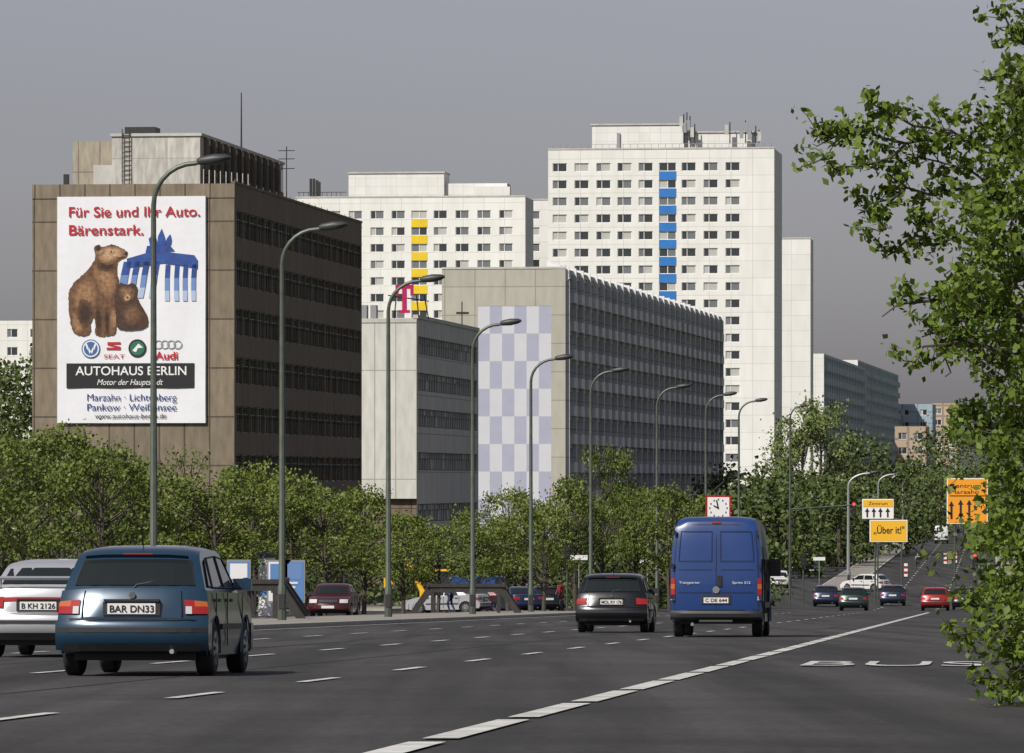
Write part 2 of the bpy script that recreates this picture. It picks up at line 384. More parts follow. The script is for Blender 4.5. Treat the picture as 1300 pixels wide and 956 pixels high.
soft([(124,332),(136,336),(146,333),(145,341),(132,344),(122,340)],MD,DK,4.0,4,.5)
disc(140,319,1.1,fur(DK),5.5,8); disc(159,321.3,2.0,fur(DK),5.5,8); soft([(119,315),(121,311),(125,311),(127,316),(122,318)],MD,DK,4.5,2,.2); art([(148,327),(157,325),(157,326),(149,328.2)],fur(DK),5.5)
cub=[(148,364),(152,359),(160,361),(168,359),(174,366),(173,376),(179,388),(186,400),(187,412),(178,418),(160,419),(148,416),(146,400),(144,385),(145,372)]
art(spline(cub,6,.6),fur((.05,.022,.011)),6)
soft([(150,366),(160,362),(170,368),(169,378),(160,384),(152,378)],(.05,.022,.011),(.2,.11,.055),6.4,5,.5); soft([(158,388),(172,386),(180,400),(172,412),(158,410),(154,398)],(.05,.022,.011),(.14,.07,.034),6.4,5,.8)
soft([(157,375),(161,373),(165,376),(163,381),(158,381)],LT,HL,8.3,2,.2); disc(161,377.5,1.5,fur(DK),9.3,8); disc(156,371,.8,fur(DK),9.3,8); disc(166,371,.8,fur(DK),9.3,8)
disc(113.5,442.5,12,M_bl2,1); ring(113.5,442.5,10.6,1.6,M_twh,2)
for q in ([(106,436),(108.5,436),(111,443),(109,444)],[(121,436),(118.5,436),(116,443),(118,444)],[(109.5,442),(112,449),(113.5,446),(111,441)],[(117.5,442),(115,449),(113.5,446),(116,441)]): art(q,M_twh,2.4)
art([(135,434),(152,434),(152,437),(139,437),(152,440),(152,444),(134,444),(134,441),(147,441),(135,438)],M_tred,1)
disc(173.5,442,11.5,M_tblk,1); disc(173.5,442,9.2,M_grn,1.6); art([(167,445),(175,436),(181,441),(174,442),(172,447)],M_twh,2)
for k in range(4): ring(201+8.2*k,437.5,5.6,1.3,M_gry,1+.3*k)
art([(82,461),(247,461),(247,492.5),(82,492.5)],M_tblk,1)
m.obj('banner',bo,smooth=False)
def btext(s,x0,x1,yb,h,mt,bold=.01,shear=0,lay=4):
    u,z=bp(x0,yb); text(s,bo,(u,-.27-.008*lay,z),(x1-x0)/18.8,h/18.8,mt,bold=bold,shear=shear,name='banner_lettering')
btext('Für Sie und Ihr Auto.',84,253,274.5,13,M_tred,.012); btext('Bärenstark.',84,180,297.5,13,M_tred,.012)
btext('SEAT',130,157,454.5,5,M_tred,.0); btext('Audi',197,226,456,10,M_tred,.016)
btext('AUTOHAUS BERLIN',94,237,476,11.5,M_twh,.01); btext('Motor der Hauptstadt',121,206,488.5,7.5,M_twh,0,.3)
btext('Marzahn · Lichtenberg',108,223,508.5,9,M_tblu,0); btext('Pankow · Weißensee',108,223,521,9,M_tblu,0); btext('www.autohaus-berlin.de',119,211,531,6.5,M_tblk,.0)
M_wr=panelmat('white_render',(.52,.5,.46),(.36,.35,.32),3,2.2,.03,.4,nscale=1.2); M_bei=panelmat('beige_panel',(.36,.32,.25),(.2,.17,.14),1.5,3,.04,.35,nscale=1)
m=MB()
m.box(-11.9,-8.82,4,12,B_T,32.1,M_bei); m.box(-11.95,-11.6,1,1.3,B_T,29.7,M_dark)
m.box(-8.8,-2.72,2,38,B_T,32.3,M_wr); m.box(-8.9,-2.6,1.9,38.1,32.3,32.5,M_concl)
m.box(-8.1,-6.0,3.0,5,32.5,33.0,M_dark); m.box(-10.2,-8.9,2.6,3.4,B_T,30.4,M_concl)
for k in range(12):
    y=4+k*2.8; m.box(-2.71,-2.6,y,y+2.3,B_T+1.3,B_T+2.9,GL_d); m.box(-2.7,-2.57,y+1.1,y+1.2,B_T+1.3,B_T+2.9,M_brf)
for k in range(12): y=3.5+k*2.8; m.box(-2.7,-2.4,y,y+.25,B_T,32.29,M_brs)
m.box(-2.7,-2.65,2.5,37.8,B_T+.11,B_T+1.28,M_brs)
for k in (0,.5): m.tube([(-8.05+k,1.8,B_T),(-8.05+k,1.8,32.8)],.035,5,M_dark)
for k in range(11): m.box(-8.05,-7.55,1.78,1.82,B_T+.3+k*.32,B_T+.34+k*.32,M_dark)
for k in range(9): m.tube([(-2.2+k*.25,.4+k*.8,B_T),(-2.2+k*.25,.4+k*.8,B_T+1.)],.04,5,M_concl)
m.tube([(-3.2,22,32.4),(-3.2,22,36.6)],[.07,.04],6,M_dark)
m.tube([(-1.2,30,B_T),(-1.2,30,33.2)],.04,5,M_dark)
for z in (31.6,32.3,32.9): m.tube([(-1.8,30,z),(-.6,30,z)],.03,4,M_dark)
for k in range(20): m.tube([(-.15,1+k*3,B_T),(-.15,1+k*3,B_T+.35)],.025,4,M_steel)
m.box(-.25,.06,-.07,B_L,B_T+.002,B_T+.16,M_brs)
m.obj('roof_structures',bo,smooth=False)
# --- pale office building behind
T_T=22.3
M_tl=panelmat('pale_panel',(.58,.57,.53),(.35,.34,.32),1.75,9,.05,.2,nscale=.7,var=.03); M_tls=panelmat('pale_spandrel',(.5,.49,.46),(.25,.24,.22),1.5,3.2,.04,.2)
to,ff,fs=building('pale_office_building',bx(529,470),470,6.7,14,41.6,0,T_T)
m=MB(); shell(m,14,41.6,0,T_T,M_roof,M_tl)
facade(m,ff,[(14,'w',0)],[(7.4,'w',0),(T_T-7.4-.35,'w',1),(.35,'w',2)],lambda c,r_,i,j:((M_brs,.5),(M_tl,0),(M_concl,-.06))[r_[2]],M_tls)
cols=[(.8,'w',0)]; nb=26; bw=40./nb
for k in range(nb): cols+=[(.1,'f',k),(bw-.2,'p',k),(.1,'f',k)]
cols.append((.8,'w',0))
rows=[];v=0
for k,c in enumerate([6.2,10.5,14.1,17.1,20.1]): rows+=[(c-.75-v,'w',k),(.08,'f',k),(.85,'p',k),(.07,'f',k),(.42,'p',k),(.08,'f',k)]; v=c+.75
rows.append((T_T-v,'w',99))
def tcell(c,r_,i,j):
    if r_[1]=='w' or c[1]=='w': return M_tls,0
    if c[1]=='f' or r_[1]=='f': return (M_dark if r_[1]=='f' else M_steel),.12
    x=rr.random(); return (GL_d if x<.7 else GL_m if x<.92 else GL_l),.22
facade(m,fs,cols,rows,tcell,M_tls)
m.box(-.3,.12,-.1,41.6,T_T-.01,T_T+.3,M_concl)
m.obj('walls',to,smooth=False)
M_mag=mat('magenta_sign',(.4,.01,.09),.4)
m=MB(); sx,sz=-1.3,T_T+.5
m.box(sx-.75,sx+.75,2,2.2,sz+2.0,sz+2.35,M_mag); m.box(sx-.75,sx-.5,2,2.2,sz+1.45,sz+2.0,M_mag); m.box(sx+.5,sx+.75,2,2.2,sz+1.45,sz+2.0,M_mag)
m.box(sx-.19,sx+.19,2,2.2,sz+.25,sz+2.0,M_mag); m.box(sx-.45,sx+.45,2,2.2,sz,sz+.25,M_mag)
for a in (-1.5,-1,1.1,1.9): m.tube([(sx+a,3,T_T),(sx+a*.8,3,T_T+2)],.05,4,M_dark)
m.tube([(sx+1.9,3,T_T+1.5),(sx-1.5,3,T_T+2)],.05,4,M_dark)
for a in (-5,-3.8,-3): m.box(sx+a,sx+a+.5,3,4,T_T,T_T+1.2,M_steel)
m.tube([(-.4,33,T_T),(-.4,33,T_T+2.4)],.05,4,M_dark); m.box(-.9,.2,32.9,33.1,T_T+1.3,T_T+1.5,M_dark)
m.obj('roof_sign',to,smooth=False)
# --- long slab with chequered gable
G_T=29.75; G_W=12.3; G_L=166.
M_gp=panelmat('grey_gable_panel',(.39,.375,.32),(.24,.235,.2),3.0,2.8,.05,.15,nscale=.5,var=.04)
M_gs=panelmat('grey_slab_side',(.48,.485,.49),(.27,.28,.29),6,2.8,.05,.15); M_gpar=mat('balcony_parapet',(.58,.585,.59),.8,0,.15,.12); M_fin=mat('fin_white',(.68,.68,.68),.8)
M_chl=mat('checker_lilac',(.33,.34,.43),.8,0,.6,.05); M_chw=mat('checker_pale',(.5,.505,.54),.8,0,.6,.04)
go,ff,fs=building('grey_slab_building',bx(718,560),560,7.4,G_W,G_L,0,G_T)
m=MB(); shell(m,G_W,G_L,0,G_T,M_roof,M_gp)
c0=3.55; cw=1.22; nC=6
cols=[(c0,'w',0)]+[(cw,'c',k) for k in range(nC)]+[(G_W-c0-cw*nC-.1,'v',0),(.1,'v',1)]
rh=2.72; nR=9; top=26.1
rows=[(top-nR*rh,'w',0)]+[(rh,'c',k) for k in range(nR)]+[(G_T-top,'w',1)]
def gcell(c,r_,i,j):
    if c[1]=='v': return M_gp,-.02
    if c[1]=='c' and r_[1]=='c': return (M_chl if (c[2]+r_[2])%2 else M_chw),.02
    if c[1]=='c' and r_[2]==0: return M_chw,.02
    return M_gp,0
facade(m,ff,cols,rows,gcell,M_gp)
m.obj('gable',go,smooth=False)
m=MB(); cols=[(.5,'w',0)]; nb=27; bw=(G_L-1)/nb
for k in range(nb): cols+=[(.2,'x',k),(.5,'w',k),(.06,'f',k),(1.9,'p',k),(.06,'f',k),(.4,'w',k),(bw-3.32,'b',k),(.2,'x',k)]
cols.append((.5,'w',0))
rows=[(1.3,'w',0)]
for k in range(10): rows+=[(1.0,'w',k),(.06,'f',k),(1.3,'p',k),(.06,'f',k),(.38,'l',k)]
rows.append((G_T-1.3-28.,'w',99))
def scell(c,r_,i,j):
    if c[1]=='x': return (M_gs if r_[2]==99 else M_fin),-.35 if r_[2]!=99 else 0
    if r_[2]==99 or (j==0): return M_gs,0
    if c[1]=='b':
        if r_[1]=='w': return M_gpar,-.45
        if r_[1]=='l': return M_gs,.1
        x=rr.random(); return (GL_d if x<.35 else GL_m if x<.65 else M_gs),.6
    if r_[1] in 'wl' or c[1]=='w': return M_gs,0
    if r_[1]=='f' or c[1]=='f': return M_white,.1
    x=rr.random(); return (GL_d if x<.5 else GL_m if x<.8 else GL_l),.18
facade(m,fs,cols,rows,scell,M_gs)
for k in range(nb+1):
    y=.5+k*bw; m.box(-1.9,.3,y-.12,y+.12,G_T-.8,G_T+.25,M_fin)
    for yy in (y-.13,y+.13): m.poly([(0.37,yy,G_T-.9),(-1.6,yy,G_T+.75),(-1.9,yy,G_T+.75),(-1.9,yy,G_T),(0,yy,G_T-1.3)],M_fin)
m.box(-G_W,-.0,-.06,.2,G_T+.002,G_T+.2,M_concl)
m.obj('balcony_side',go,smooth=False)
# --- white towers
M_wt=panelmat('white_tile_panel',(.7,.695,.67),(.5,.5,.485),3.52,2.79,.045,.1,nscale=.25,var=.03)
M_wt2=panelmat('white_tile_blank',(.68,.675,.65),(.5,.5,.49),1.76,1.4,.03,.1,nscale=.25,var=.03)
M_wfr=mat('window_frame_white',(.66,.66,.64),.6)
M_blue=mat('blue_panel',(.015,.15,.45),.6,0,.5,.15); M_yelp=mat('yellow_panel',(.65,.46,.01),.6,0,.5,.12)
def tower(name,xr,D,W,L,zt,th,wins,zc_top,nrow,pitch,accent,seed,sidewin=False):
    o,ff,fs=building(name,bx(xr,D),D,th,W,L,0,zt)
    m=MB(); shell(m,W,L,0,zt,M_roof,M_wt2,side=not sidewin)
    zc=[zc_top-pitch*k for k in range(nrow)][::-1]
    facade(m,ff,mkcols(W,wins),mkrows(zt,zc,1.4),std_cell(M_wt,M_wfr,accent,seed=seed,probs=(.52,.82)),M_wt)
    m.box(-W-.05,.05,-.08,.25,zt-.01,zt+.25,M_concl)
    m.obj('walls',o,smooth=False); return o
sb=7.81
winsB=[((px-694)/sb,2.35,'n') for px in (709,737,765,792,819)]+[((847-694)/sb,2.85,'a')]+[((px-694)/sb,2.35,'n') for px in (874,902,930)]
tb=tower('white_tower_block',983,925,37.,18,62.9,6.7,winsB,60.0,21,2.79,M_blue,11)
m=MB(); u=lambda px:(px-983)/sb; zz=lambda py:8.9+(610-py)/sb
m.box(u(748),u(866),3,13,62.9,zz(156),M_wt2); m.box(u(746),u(868),2.8,13.2,zz(156),zz(154),M_concl)
m.box(u(866)+.05,u(952),4,12,62.9,zz(166),M_wt2); m.box(u(868)+.3,u(955),3.8,12.2,zz(166),zz(164),M_concl)
m.box(u(780),u(784),2.7,2.95,62.9,zz(166),M_gry); 
for px,t in ((866,147),(870,145),(874,150),(880,160),(925,158),(945,156),(958,163),(962,168)): m.tube([(u(px),2.4,zz(180)),(u(px),2.4,zz(t)+.6)],.1,5,M_dark)
for px,py in ((863,152),(872,157),(868,160),(946,160),(921,163),(963,172),(877,166),(940,168),(950,170)): m.box(u(px)-.3,u(px)+.3,2.0,2.3,zz(py)-.8,zz(py)+.8,M_concl if px%2 else M_gry)
for px in range(700,980,9): m.tube([(u(px),.4,62.9),(u(px),.4,63.8)],.03,4,M_steel)
m.box(u(698),u(980),.38,.42,63.75,63.82,M_steel)
m.obj('roof_structures',tb,smooth=False)
sa=7.52
winsA=[((px-372)/sa,2.3,'n') for px in (393,421,449,477,504)]+[((531-372)/sa,2.75,'a')]+[((px-372)/sa,2.3,'n') for px in (558,586,614,642)]
ta=tower('white_slab_block',667,960,39.2,12,56.8,6.7,winsA,53.85,19,2.81,M_yelp,23)
m=MB(); u=lambda px:(px-667)/sa; zz=lambda py:8.9+(610-py)/sa
m.box(u(437),u(560),3,10,56.8,zz(218),M_wt2); m.box(u(436),u(561),2.8,10.2,zz(218),zz(216),M_concl)
m.box(u(560)+.05,u(640),4,9,56.8,zz(231),M_wt2); m.box(u(598),u(645),2.4,3.9,56.8,zz(236),M_wt2)
for px,t in ((388,224),(392,224),(396,226),(399,228)): m.box(u(px)-.2,u(px)+.2,3,3.5,56.8,zz(t),M_dark)
for px in range(376,436,6): m.tube([(u(px),.4,56.8),(u(px),.4,57.8)],.04,4,M_dark)
m.box(u(374),u(437),.38,.42,57.7,57.8,M_dark)
m.obj('roof_structures',ta,smooth=False)
tower('white_link_block',702,985,6.5,10,hz(254,985),6.7,[(3.1,2.2,'n')],hz(273,985),19,2.81,None,31)
tower('white_tower_block',1029,1040,12,8,hz(303,1040),6.7,[],53,0,2.79,None,41)
# distant long slabs
M_teal=panelmat('teal_panel',(.4,.47,.49),(.27,.31,.33),6,2.8,.08,.1)
def far_slab(xr,D,W,L,zt,th):
    o,ff,fs=building('long_slab_building',bx(xr,D),D,th,W,L,0,zt)
    m=MB(); shell(m,W,L,0,zt,M_roof,M_wt2,front=True)
    n=int(L/6); cols=[]
    for k in range(n): cols+=[(L/n*.45,'w',k),(L/n*.3,'p',k),(L/n*.25,'b',k)]
    rows=[(zt-28.5,'w',99)]
    for k in range(10): rows+=[(1.3,'w',k),(1.5,'p',k)]
    rows.append((.5,'w',99))
    def cell(c,r_,i,j):
        if r_[2]==99: return M_teal,0
        if c[1]=='b': return (M_gpar,-.5) if r_[1]=='w' else (GL_m,.6)
        if r_[1]=='w' or c[1]=='w': return M_teal,0
        return (GL_d if rr.random()<.5 else GL_m),.2
    facade(m,fs,cols,rows,cell,M_teal)
    m.obj('walls',o,smooth=False)
far_slab(1046,1150,12,150,hz(449,1150),6.7)
far_slab(1089,1310,12,190,hz(457,1310),6.7)
M_fb=panelmat('distant_blueish',(.3,.38,.45),(.2,.25,.3),4,3,.2,.1); M_fbe=panelmat('distant_beige',(.42,.33,.24),(.25,.2,.16),4,3,.3,.1)
def plain(name,x0,x1,ytop,D,L,m1,rowsn=5,h=3.2):
    W=(x1-x0)*D/F; zt=hz(ytop,D); o,ff,fs=building(name,bx(x1,D),D,6.7,W,L,0,zt)
    m=MB(); shell(m,W,L,0,zt,M_roof,m1,side=True)
    nW=max(2,int(W/3.6)); wins=[((k+.5)*W/nW,1.9,'n') for k in range(nW)]
    zc=[zt-2.2-h*k for k in range(rowsn)][::-1]; zc=[z for z in zc if z>1.5]
    facade(m,ff,mkcols(W,wins),mkrows(zt,zc,1.5),std_cell(m1,M_wfr,None,seed=int(D)),m1); m.obj('walls',o,smooth=False)
plain('distant_office_building',1138,1184,513,1500,20,M_fb,6); plain('distant_beige_building',1183,1215,512,1600,20,M_fbe,6)
plain('distant_beige_building',1136,1176,541,1250,15,M_fbe,4); plain('distant_white_building',-30,60,407,1000,20,M_wt,8)
# ------------------------------------------------------------------ trees
def leaf_mesh(name,cent,L,W,m,up=0.):
    n=len(cent)
    a=rng.normal(size=(n,3)); a/=np.linalg.norm(a,axis=1)[:,None]
    b=rng.normal(size=(n,3)); b[:,2]*=(1-up); b-=a*np.sum(a*b,1)[:,None]; b/=np.linalg.norm(b,axis=1)[:,None]
    sl=(L*rng.uniform(.55,1.25,n))[:,None]; sw=sl*W
    v=np.empty((n,4,3)); v[:,0]=cent-a*sl*.5; v[:,1]=cent+b*sw*.5-a*sl*.08; v[:,2]=cent+a*sl*.5; v[:,3]=cent-b*sw*.5-a*sl*.08
    me=bpy.data.meshes.new(name); me.vertices.add(n*4); me.loops.add(n*4); me.polygons.add(n)
    me.vertices.foreach_set('co',v.reshape(-1)); me.loops.foreach_set('vertex_index',np.arange(n*4,dtype=np.int32))
    me.polygons.foreach_set('loop_start',np.arange(0,n*4,4,dtype=np.int32))
    me.materials.append(m); me.update(calc_edges=True); me.validate(); return me
def tree_variant(seed,lm,cr=.33,base=.36,nleaf=4700,leaf=.19,ncl=40,Hn=8.):
    r_=random.Random(seed); mb=MB()
    th=[(0,0,0),(r_.uniform(-.1,.1),r_.uniform(-.1,.1),Hn*.25),(r_.uniform(-.2,.2),r_.uniform(-.2,.2),Hn*.5),(r_.uniform(-.3,.3),0,Hn*.85)]
    mb.tube(th,[.15,.11,.08,.03],7,M_bark)
    cl=[]
    for k in range(ncl):
        a=r_.uniform(0,2*math.pi); h=r_.uniform(0,1); hh=base+(.93-base)*h
        prof=math.sin(math.pi*min(1,(.2+h*.76)))**.6
        rad=cr*Hn*prof*math.sqrt(r_.uniform(.1,1.25))*r_.uniform(.8,1.2)
        p=Vector((rad*math.cos(a),rad*math.sin(a),Hn*hh)); cl.append((p,r_.uniform(.18,.46)))
        t=min(.8,max(.2,hh-.22)); s=Vector((0,0,Hn*t)); mid=(s+p)/2+Vector((0,0,-.1)); mb.tube([s,mid,p],[.05,.03,.012],4,M_bark,caps=False)
    w=np.array([c[1]**1.6 for c in cl]); w/=w.sum(); idx=rng.choice(len(cl),nleaf,p=w)
    C_=np.array([c[0] for c in cl])[idx]; S_=np.array([c[1] for c in cl])[idx]
    pts=C_+rng.normal(size=(nleaf,3))*S_[:,None]*np.array([1,1,.7])
    pts=pts[pts[:,2]>.22*Hn]
    tm=mb.obj('tmp_trunk'); td=tm.data; bpy.data.objects.remove(tm)
    return td,leaf_mesh('foliage',pts,leaf,.7,lm)
VAR=[tree_variant(s,L_mid,cr=c) for s,c in ((1,.33),(2,.28),(3,.36),(4,.31),(5,.27),(6,.34),(7,.3))]
VARL=[tree_variant(s,L_light,cr=.3,base=.15,nleaf=5500) for s in (11,)]
VARS=[tree_variant(21,L_mid,cr=.33,nleaf=1000)]
def tree(name,X,D,H,var,wide=1.,zr=None):
    td,lm=var; o=bpy.data.objects.new(name,td); scene.collection.objects.link(o)
    o.location=(X,D,gz(D)-.05); s=H/8.; o.scale=(s*wide,s*wide,s); o.rotation_euler=(0,0,random.uniform(0,6.28) if zr is None else zr)
    f=bpy.data.objects.new('foliage',lm); scene.collection.objects.link(f); f.parent=o; return o
TL=[(-22,215,528,0,1.1),(30,225,530,2,1.0),(80,232,534,5,1.05),(130,222,546,3,1.0),(176,240,572,1,1.1),(222,250,592,4,1.2),(270,250,600,6,1.1),(322,262,568,0,1.0),(370,270,588,3,1.0),(412,262,610,2,1.0),(462,275,612,5,1.0),(512,270,645,1,1.05),(556,285,655,3,1.05),(602,280,640,6,1.0),(645,292,604,0,.9),(690,288,622,3,.9),(730,318,596,4,1.0),(766,322,552,2,.8),(808,330,604,6,1.0),(850,345,610,5,1.0),(884,365,620,1,1.0),
 (5,290,545,1,1.2),(105,300,552,3,1.1),(155,305,580,6,1.1),(290,320,612,4,1.2),(345,320,600,5,1.1),(435,330,628,3,1.1),(620,350,650,3,1.1),(665,350,638,2,1.1),(785,380,610,3,1.1),(830,385,608,2,1.1),(50,320,548,2,1.1)]
for x,D,yt,v,w in TL:
    H=(hz(yt,D)-gz(D))*.985; tree('street_tree',bx(x,D),D,H,VAR[v],w*7/max(H,6))
tree('bare_tree',bx(240,300),300,hz(556,300)-gz(300),VARS[0],.8)
def mass(name,spec,lm,leaf,per,sd=.16):
    P=[];mb=MB()
    for X,D,H,R in spec:
        z0=gz(D); mb.tube([(X,D,z0-.2),(X,D,z0+H*.6)],[.3,.12],5,M_bark)
        ncl=22; k=rng.uniform(0,1,ncl); a=rng.uniform(0,6.28,ncl); prof=np.sin(np.pi*np.clip(.15+.75*k,0,1))**.6
        rad=R*prof*np.sqrt(rng.uniform(.1,1.1,ncl)); c=np.stack([X+rad*np.cos(a),D+rad*np.sin(a),z0+H*(.1+.82*k)],1)
        i=rng.integers(0,ncl,per); P.append(c[i]+rng.normal(size=(per,3))*R*sd)
    P=np.concatenate(P); P=P[P[:,2]>0.0]
    o=mb.obj(name); f=bpy.data.objects.new('foliage',leaf_mesh('foliage',P,leaf,.75,lm)); scene.collection.objects.link(f); f.parent=o
S=[]
def add(x,D,yt,R): S.append((bx(x,D),D,hz(yt,D)-gz(D),R))
for x,yt in ((935,592),(958,590),(978,600),(1062,556),(1084,545),(1106,562),(1130,578),(1152,580)): add(x,random.uniform(620,760),yt,4.8)
for x in range(940,1010,15): add(x,random.uniform(500,560),random.uniform(606,622),3.8)
for x in range(1000,1080,13): add(x,random.uniform(560,640),random.uniform(598,618),3.8)
for x in range(1070,1180,12): add(x,random.uniform(850,1000),random.uniform(592,608),5.5)
for x in range(1150,1300,16): add(x,random.uniform(1100,1300),random.uniform(578,600),8)
for x,yt in ((1188,550),(1205,537),(1225,545),(1250,520),(1280,505),(1310,510)): add(x+8,random.uniform(820,900),yt,6.5)
mass('distant_trees',S,L_far,.55,1250,.17)
S=[]
for x in range(-60,45,14): add(x,random.uniform(455,480),random.uniform(426,444),3.8)
mass('distant_trees',S,L_far,.42,1400,.17)
S=[]
for x in range(-120,960,34): add(x,random.uniform(362,382),random.uniform(676,696),3.4)
mass('shrub_belt',S,L_far,.35,900)
S=[]
for x in range(1330,1700,50): add(x,random.uniform(300,380),random.uniform(530,560),5)
mass('distant_trees',S,L_far,.4,900)
tree('poplar_tree',bx(1018,640),640,hz(520,640)-gz(640),VARL[0],1.0); tree('poplar_tree',bx(1043,660),660,hz(503,660)-gz(660),VARL[0],.85); tree('poplar_tree',bx(1003,670),670,hz(545,670)-gz(670),VARL[0],.9)
# near tree on the right
D0=45.; s0=F/D0
def np_(x,y,d=0): return Vector(((x-650)/s0*(D0+d)/D0, D0+d, C+(610-y)/s0*(D0+d)/D0))
mb=MB(); LP=[]
tx=1470
mb.tube([Vector((np_(tx,0).x,D0,gz(D0)-.1)),np_(tx-5,700),np_(tx-15,450),np_(tx-30,200),np_(tx-60,20),np_(tx-80,-120)],[.17,.15,.12,.08,.05,.02],8,M_bark)
main=[[(1450,330),(1370,240),(1300,196),(1225,178),(1150,182),(1095,166),(1036,186)],
[(1440,230),(1360,120),(1305,60),(1275,20)],
[(1450,380),(1360,300),(1290,262),(1220,240),(1150,238),(1092,262)],[(1450,420),(1360,360),(1290,318),(1215,300),(1150,306),(1120,328)],[(1450,500),(1360,430),(1290,395),(1215,372),(1150,385),(1120,402)],
[(1455,560),(1370,500),(1290,458),(1225,430),(1172,440),(1146,458)],[(1455,640),(1370,590),(1290,545),(1245,522),(1204,522)],[(1460,700),(1370,670),(1300,640),(1280,605),(1262,588)],
[(1465,780),(1370,770),(1300,750),(1260,745),(1222,762)],[(1465,850),(1370,840),(1300,820),(1238,808)],[(1465,890),(1370,880),(1300,870),(1255,862)],[(1430,200),(1370,60),(1340,-20),(1300,-80)],[(1450,300),(1400,170),(1330,130),(1288,125),(1268,102)]]
subs=[[(1225,178),(1160,160),(1120,138),(1096,120)],[(1290,262),(1230,215),(1190,205),(1145,207)],[(1215,300),(1180,278),(1155,272)],[(1095,166),(1060,160),(1028,162)],[(1150,238),(1115,275),(1116,298)],[(1150,182),(1130,200),(1060,212),(1032,208)],
[(1300,196),(1250,165),(1220,148)],[(1290,395),(1240,405),(1200,415),(1170,428)],[(1225,430),(1200,455),(1200,478)],[(1300,640),(1280,670),(1262,700)],[(1290,545),(1245,545),(1208,555)],[(1300,750),(1262,780),(1226,790)]]
rn=random.Random(5)
def twig(p,dirv,ln,n,sp=.038):
    q=p+dirv*ln; mid=(p+q)/2+Vector((rn.uniform(-.03,.03),0,rn.uniform(-.02,.04)))
    mb.tube([p,mid,q],[.005,.0035,.002],4,M_bark,caps=False)
    for k in range(n):
        t=rn.uniform(.3,1.1); c=p.lerp(q,t); LP.append(c+Vector((rn.gauss(0,sp),rn.gauss(0,sp),rn.gauss(0,sp*.9))))
def limb(L_,dd,r0,dens):
    pts=[np_(x,y,dd*(.3+.7*i/len(L_))) for i,(x,y) in enumerate(L_)]
    P=[]
    for a,b in zip(pts[:-1],pts[1:]):
        P+= [a, a.lerp(b,.5)+Vector((rn.gauss(0,.03),rn.gauss(0,.05),rn.gauss(0,.04)))]
    P.append(pts[-1]); n=len(P)
    mb.tube(P,[r0*(1-i/n)**1.1+.004 for i in range(n)],5,M_bark,caps=False)
    ph=rn.uniform(0,6)
    for i,(a,b) in enumerate(zip(P[:-1],P[1:])):
        sl=max(.01,(b-a).length)
        for t in np.arange(0,1,.05/sl):
            c=a.lerp(b,float(t))
            # clumpy growth: bare stretches between leafy spurs
            if rn.random()<.32+.3*math.sin(c.x*9+ph): continue
            v=Vector((rn.gauss(-.45,.7),rn.gauss(0,.7),rn.gauss(.35,.75))).normalized()
            twig(c,v,rn.uniform(.06,.26),int(rn.randint(9,19)*dens))
for L_ in main: limb(L_,rn.uniform(-.8,.8),.026,1.)
for L_ in subs: limb(L_,rn.uniform(-.4,.4),.009,1.)
def edge(y): return float(np.interp(y,[-100,15,60,120,180,260,330,400,460,500,560,600,640,700,740,760,820,870,900],[1350,1318,1306,1290,1262,1232,1220,1208,1228,1244,1244,1262,1275,1270,1250,1240,1246,1262,1280]))
for k in range(680):
    y=rn.uniform(-60,905); x=edge(y)+20*math.sin(y*.045)+12*math.sin(y*.13+1)+abs(rn.gauss(0,1))*120+rn.uniform(0,30) ; d=rn.uniform(-1.3,1.5)
    if x>1620: continue
    c=np_(x,y,d)
    if c.z<gz(D0)+.1: continue
    R=rn.uniform(.05,.16)
    for q in range(3): twig(c+Vector((rn.gauss(0,R),rn.gauss(0,R),rn.gauss(0,R))),Vector((rn.gauss(-.3,.7),rn.gauss(0,.7),rn.gauss(.2,.7))).normalized(),rn.uniform(.08,.28),rn.randint(9,18),.045)
ro=mb.obj('roadside_tree'); f=bpy.data.objects.new('foliage',leaf_mesh('foliage',np.array([tuple(p) for p in LP]),.08,.62,L_near)); scene.collection.objects.link(f); f.parent=ro
print('near leaves',len(LP))
# ------------------------------------------------------------------ lamps
M_lh=mat('lamp_head',(.03,.035,.035),.5)
def lamp(x,D,ytop,arm=1.7,head=.8,r_=.1,pm=None):
    pm=pm or M_pole
    X=bx(x,D); z0=gz(D); zt=hz(ytop,D); o=empty('street_lamp',(X,D,z0),(0,0,-.08)); H=zt-z0
    m=MB(); P=[(0,0,-.1),(0,0,1.2),(0,0,1.25),(0,0,H-1.3)]; R=[r_*1.35,r_*1.3,r_,r_*.65]
    for k in range(1,8):
        t=k/7*math.pi/2; P.append((arm*(1-math.cos(t)),0,H-1.3+1.1*math.sin(t))); R.append(r_*.6)
    P.append((arm+.15,0,H-.17)); R.append(r_*.5)
    m.tube(P,R,8,pm); m.box(-.09,.09,-r_*1.36-.01,-r_*1.2,.5,.95,M_dark); m.obj('post',o)
    m=MB(); hl=head; a=arm+.05
    pr=[(a,.05,.07),(a+.12*hl,.11,.12),(a+.5*hl,.17,.15),(a+.85*hl,.15,.11),(a+hl,.05,.04)]
    n=10
    for (px,w,h) in pr:
        for j in range(n):
            t=2*math.pi*j/n; m.v.append((px,w*math.cos(t),H-.15+(px-a)*.12+h*math.sin(t)))
    k=m.mi(M_lh)
    for i in range(len(pr)-1):
        for j in range(n): m.f.append((i*n+j,i*n+(j+1)%n,(i+1)*n+(j+1)%n,(i+1)*n+j)); m.m.append(k)
    m.f.append(tuple(range(n))); m.m.append(k); m.f.append(tuple((len(pr)-1)*n+j for j in range(n))); m.m.append(k)
    m.obj('lamp_head',o)
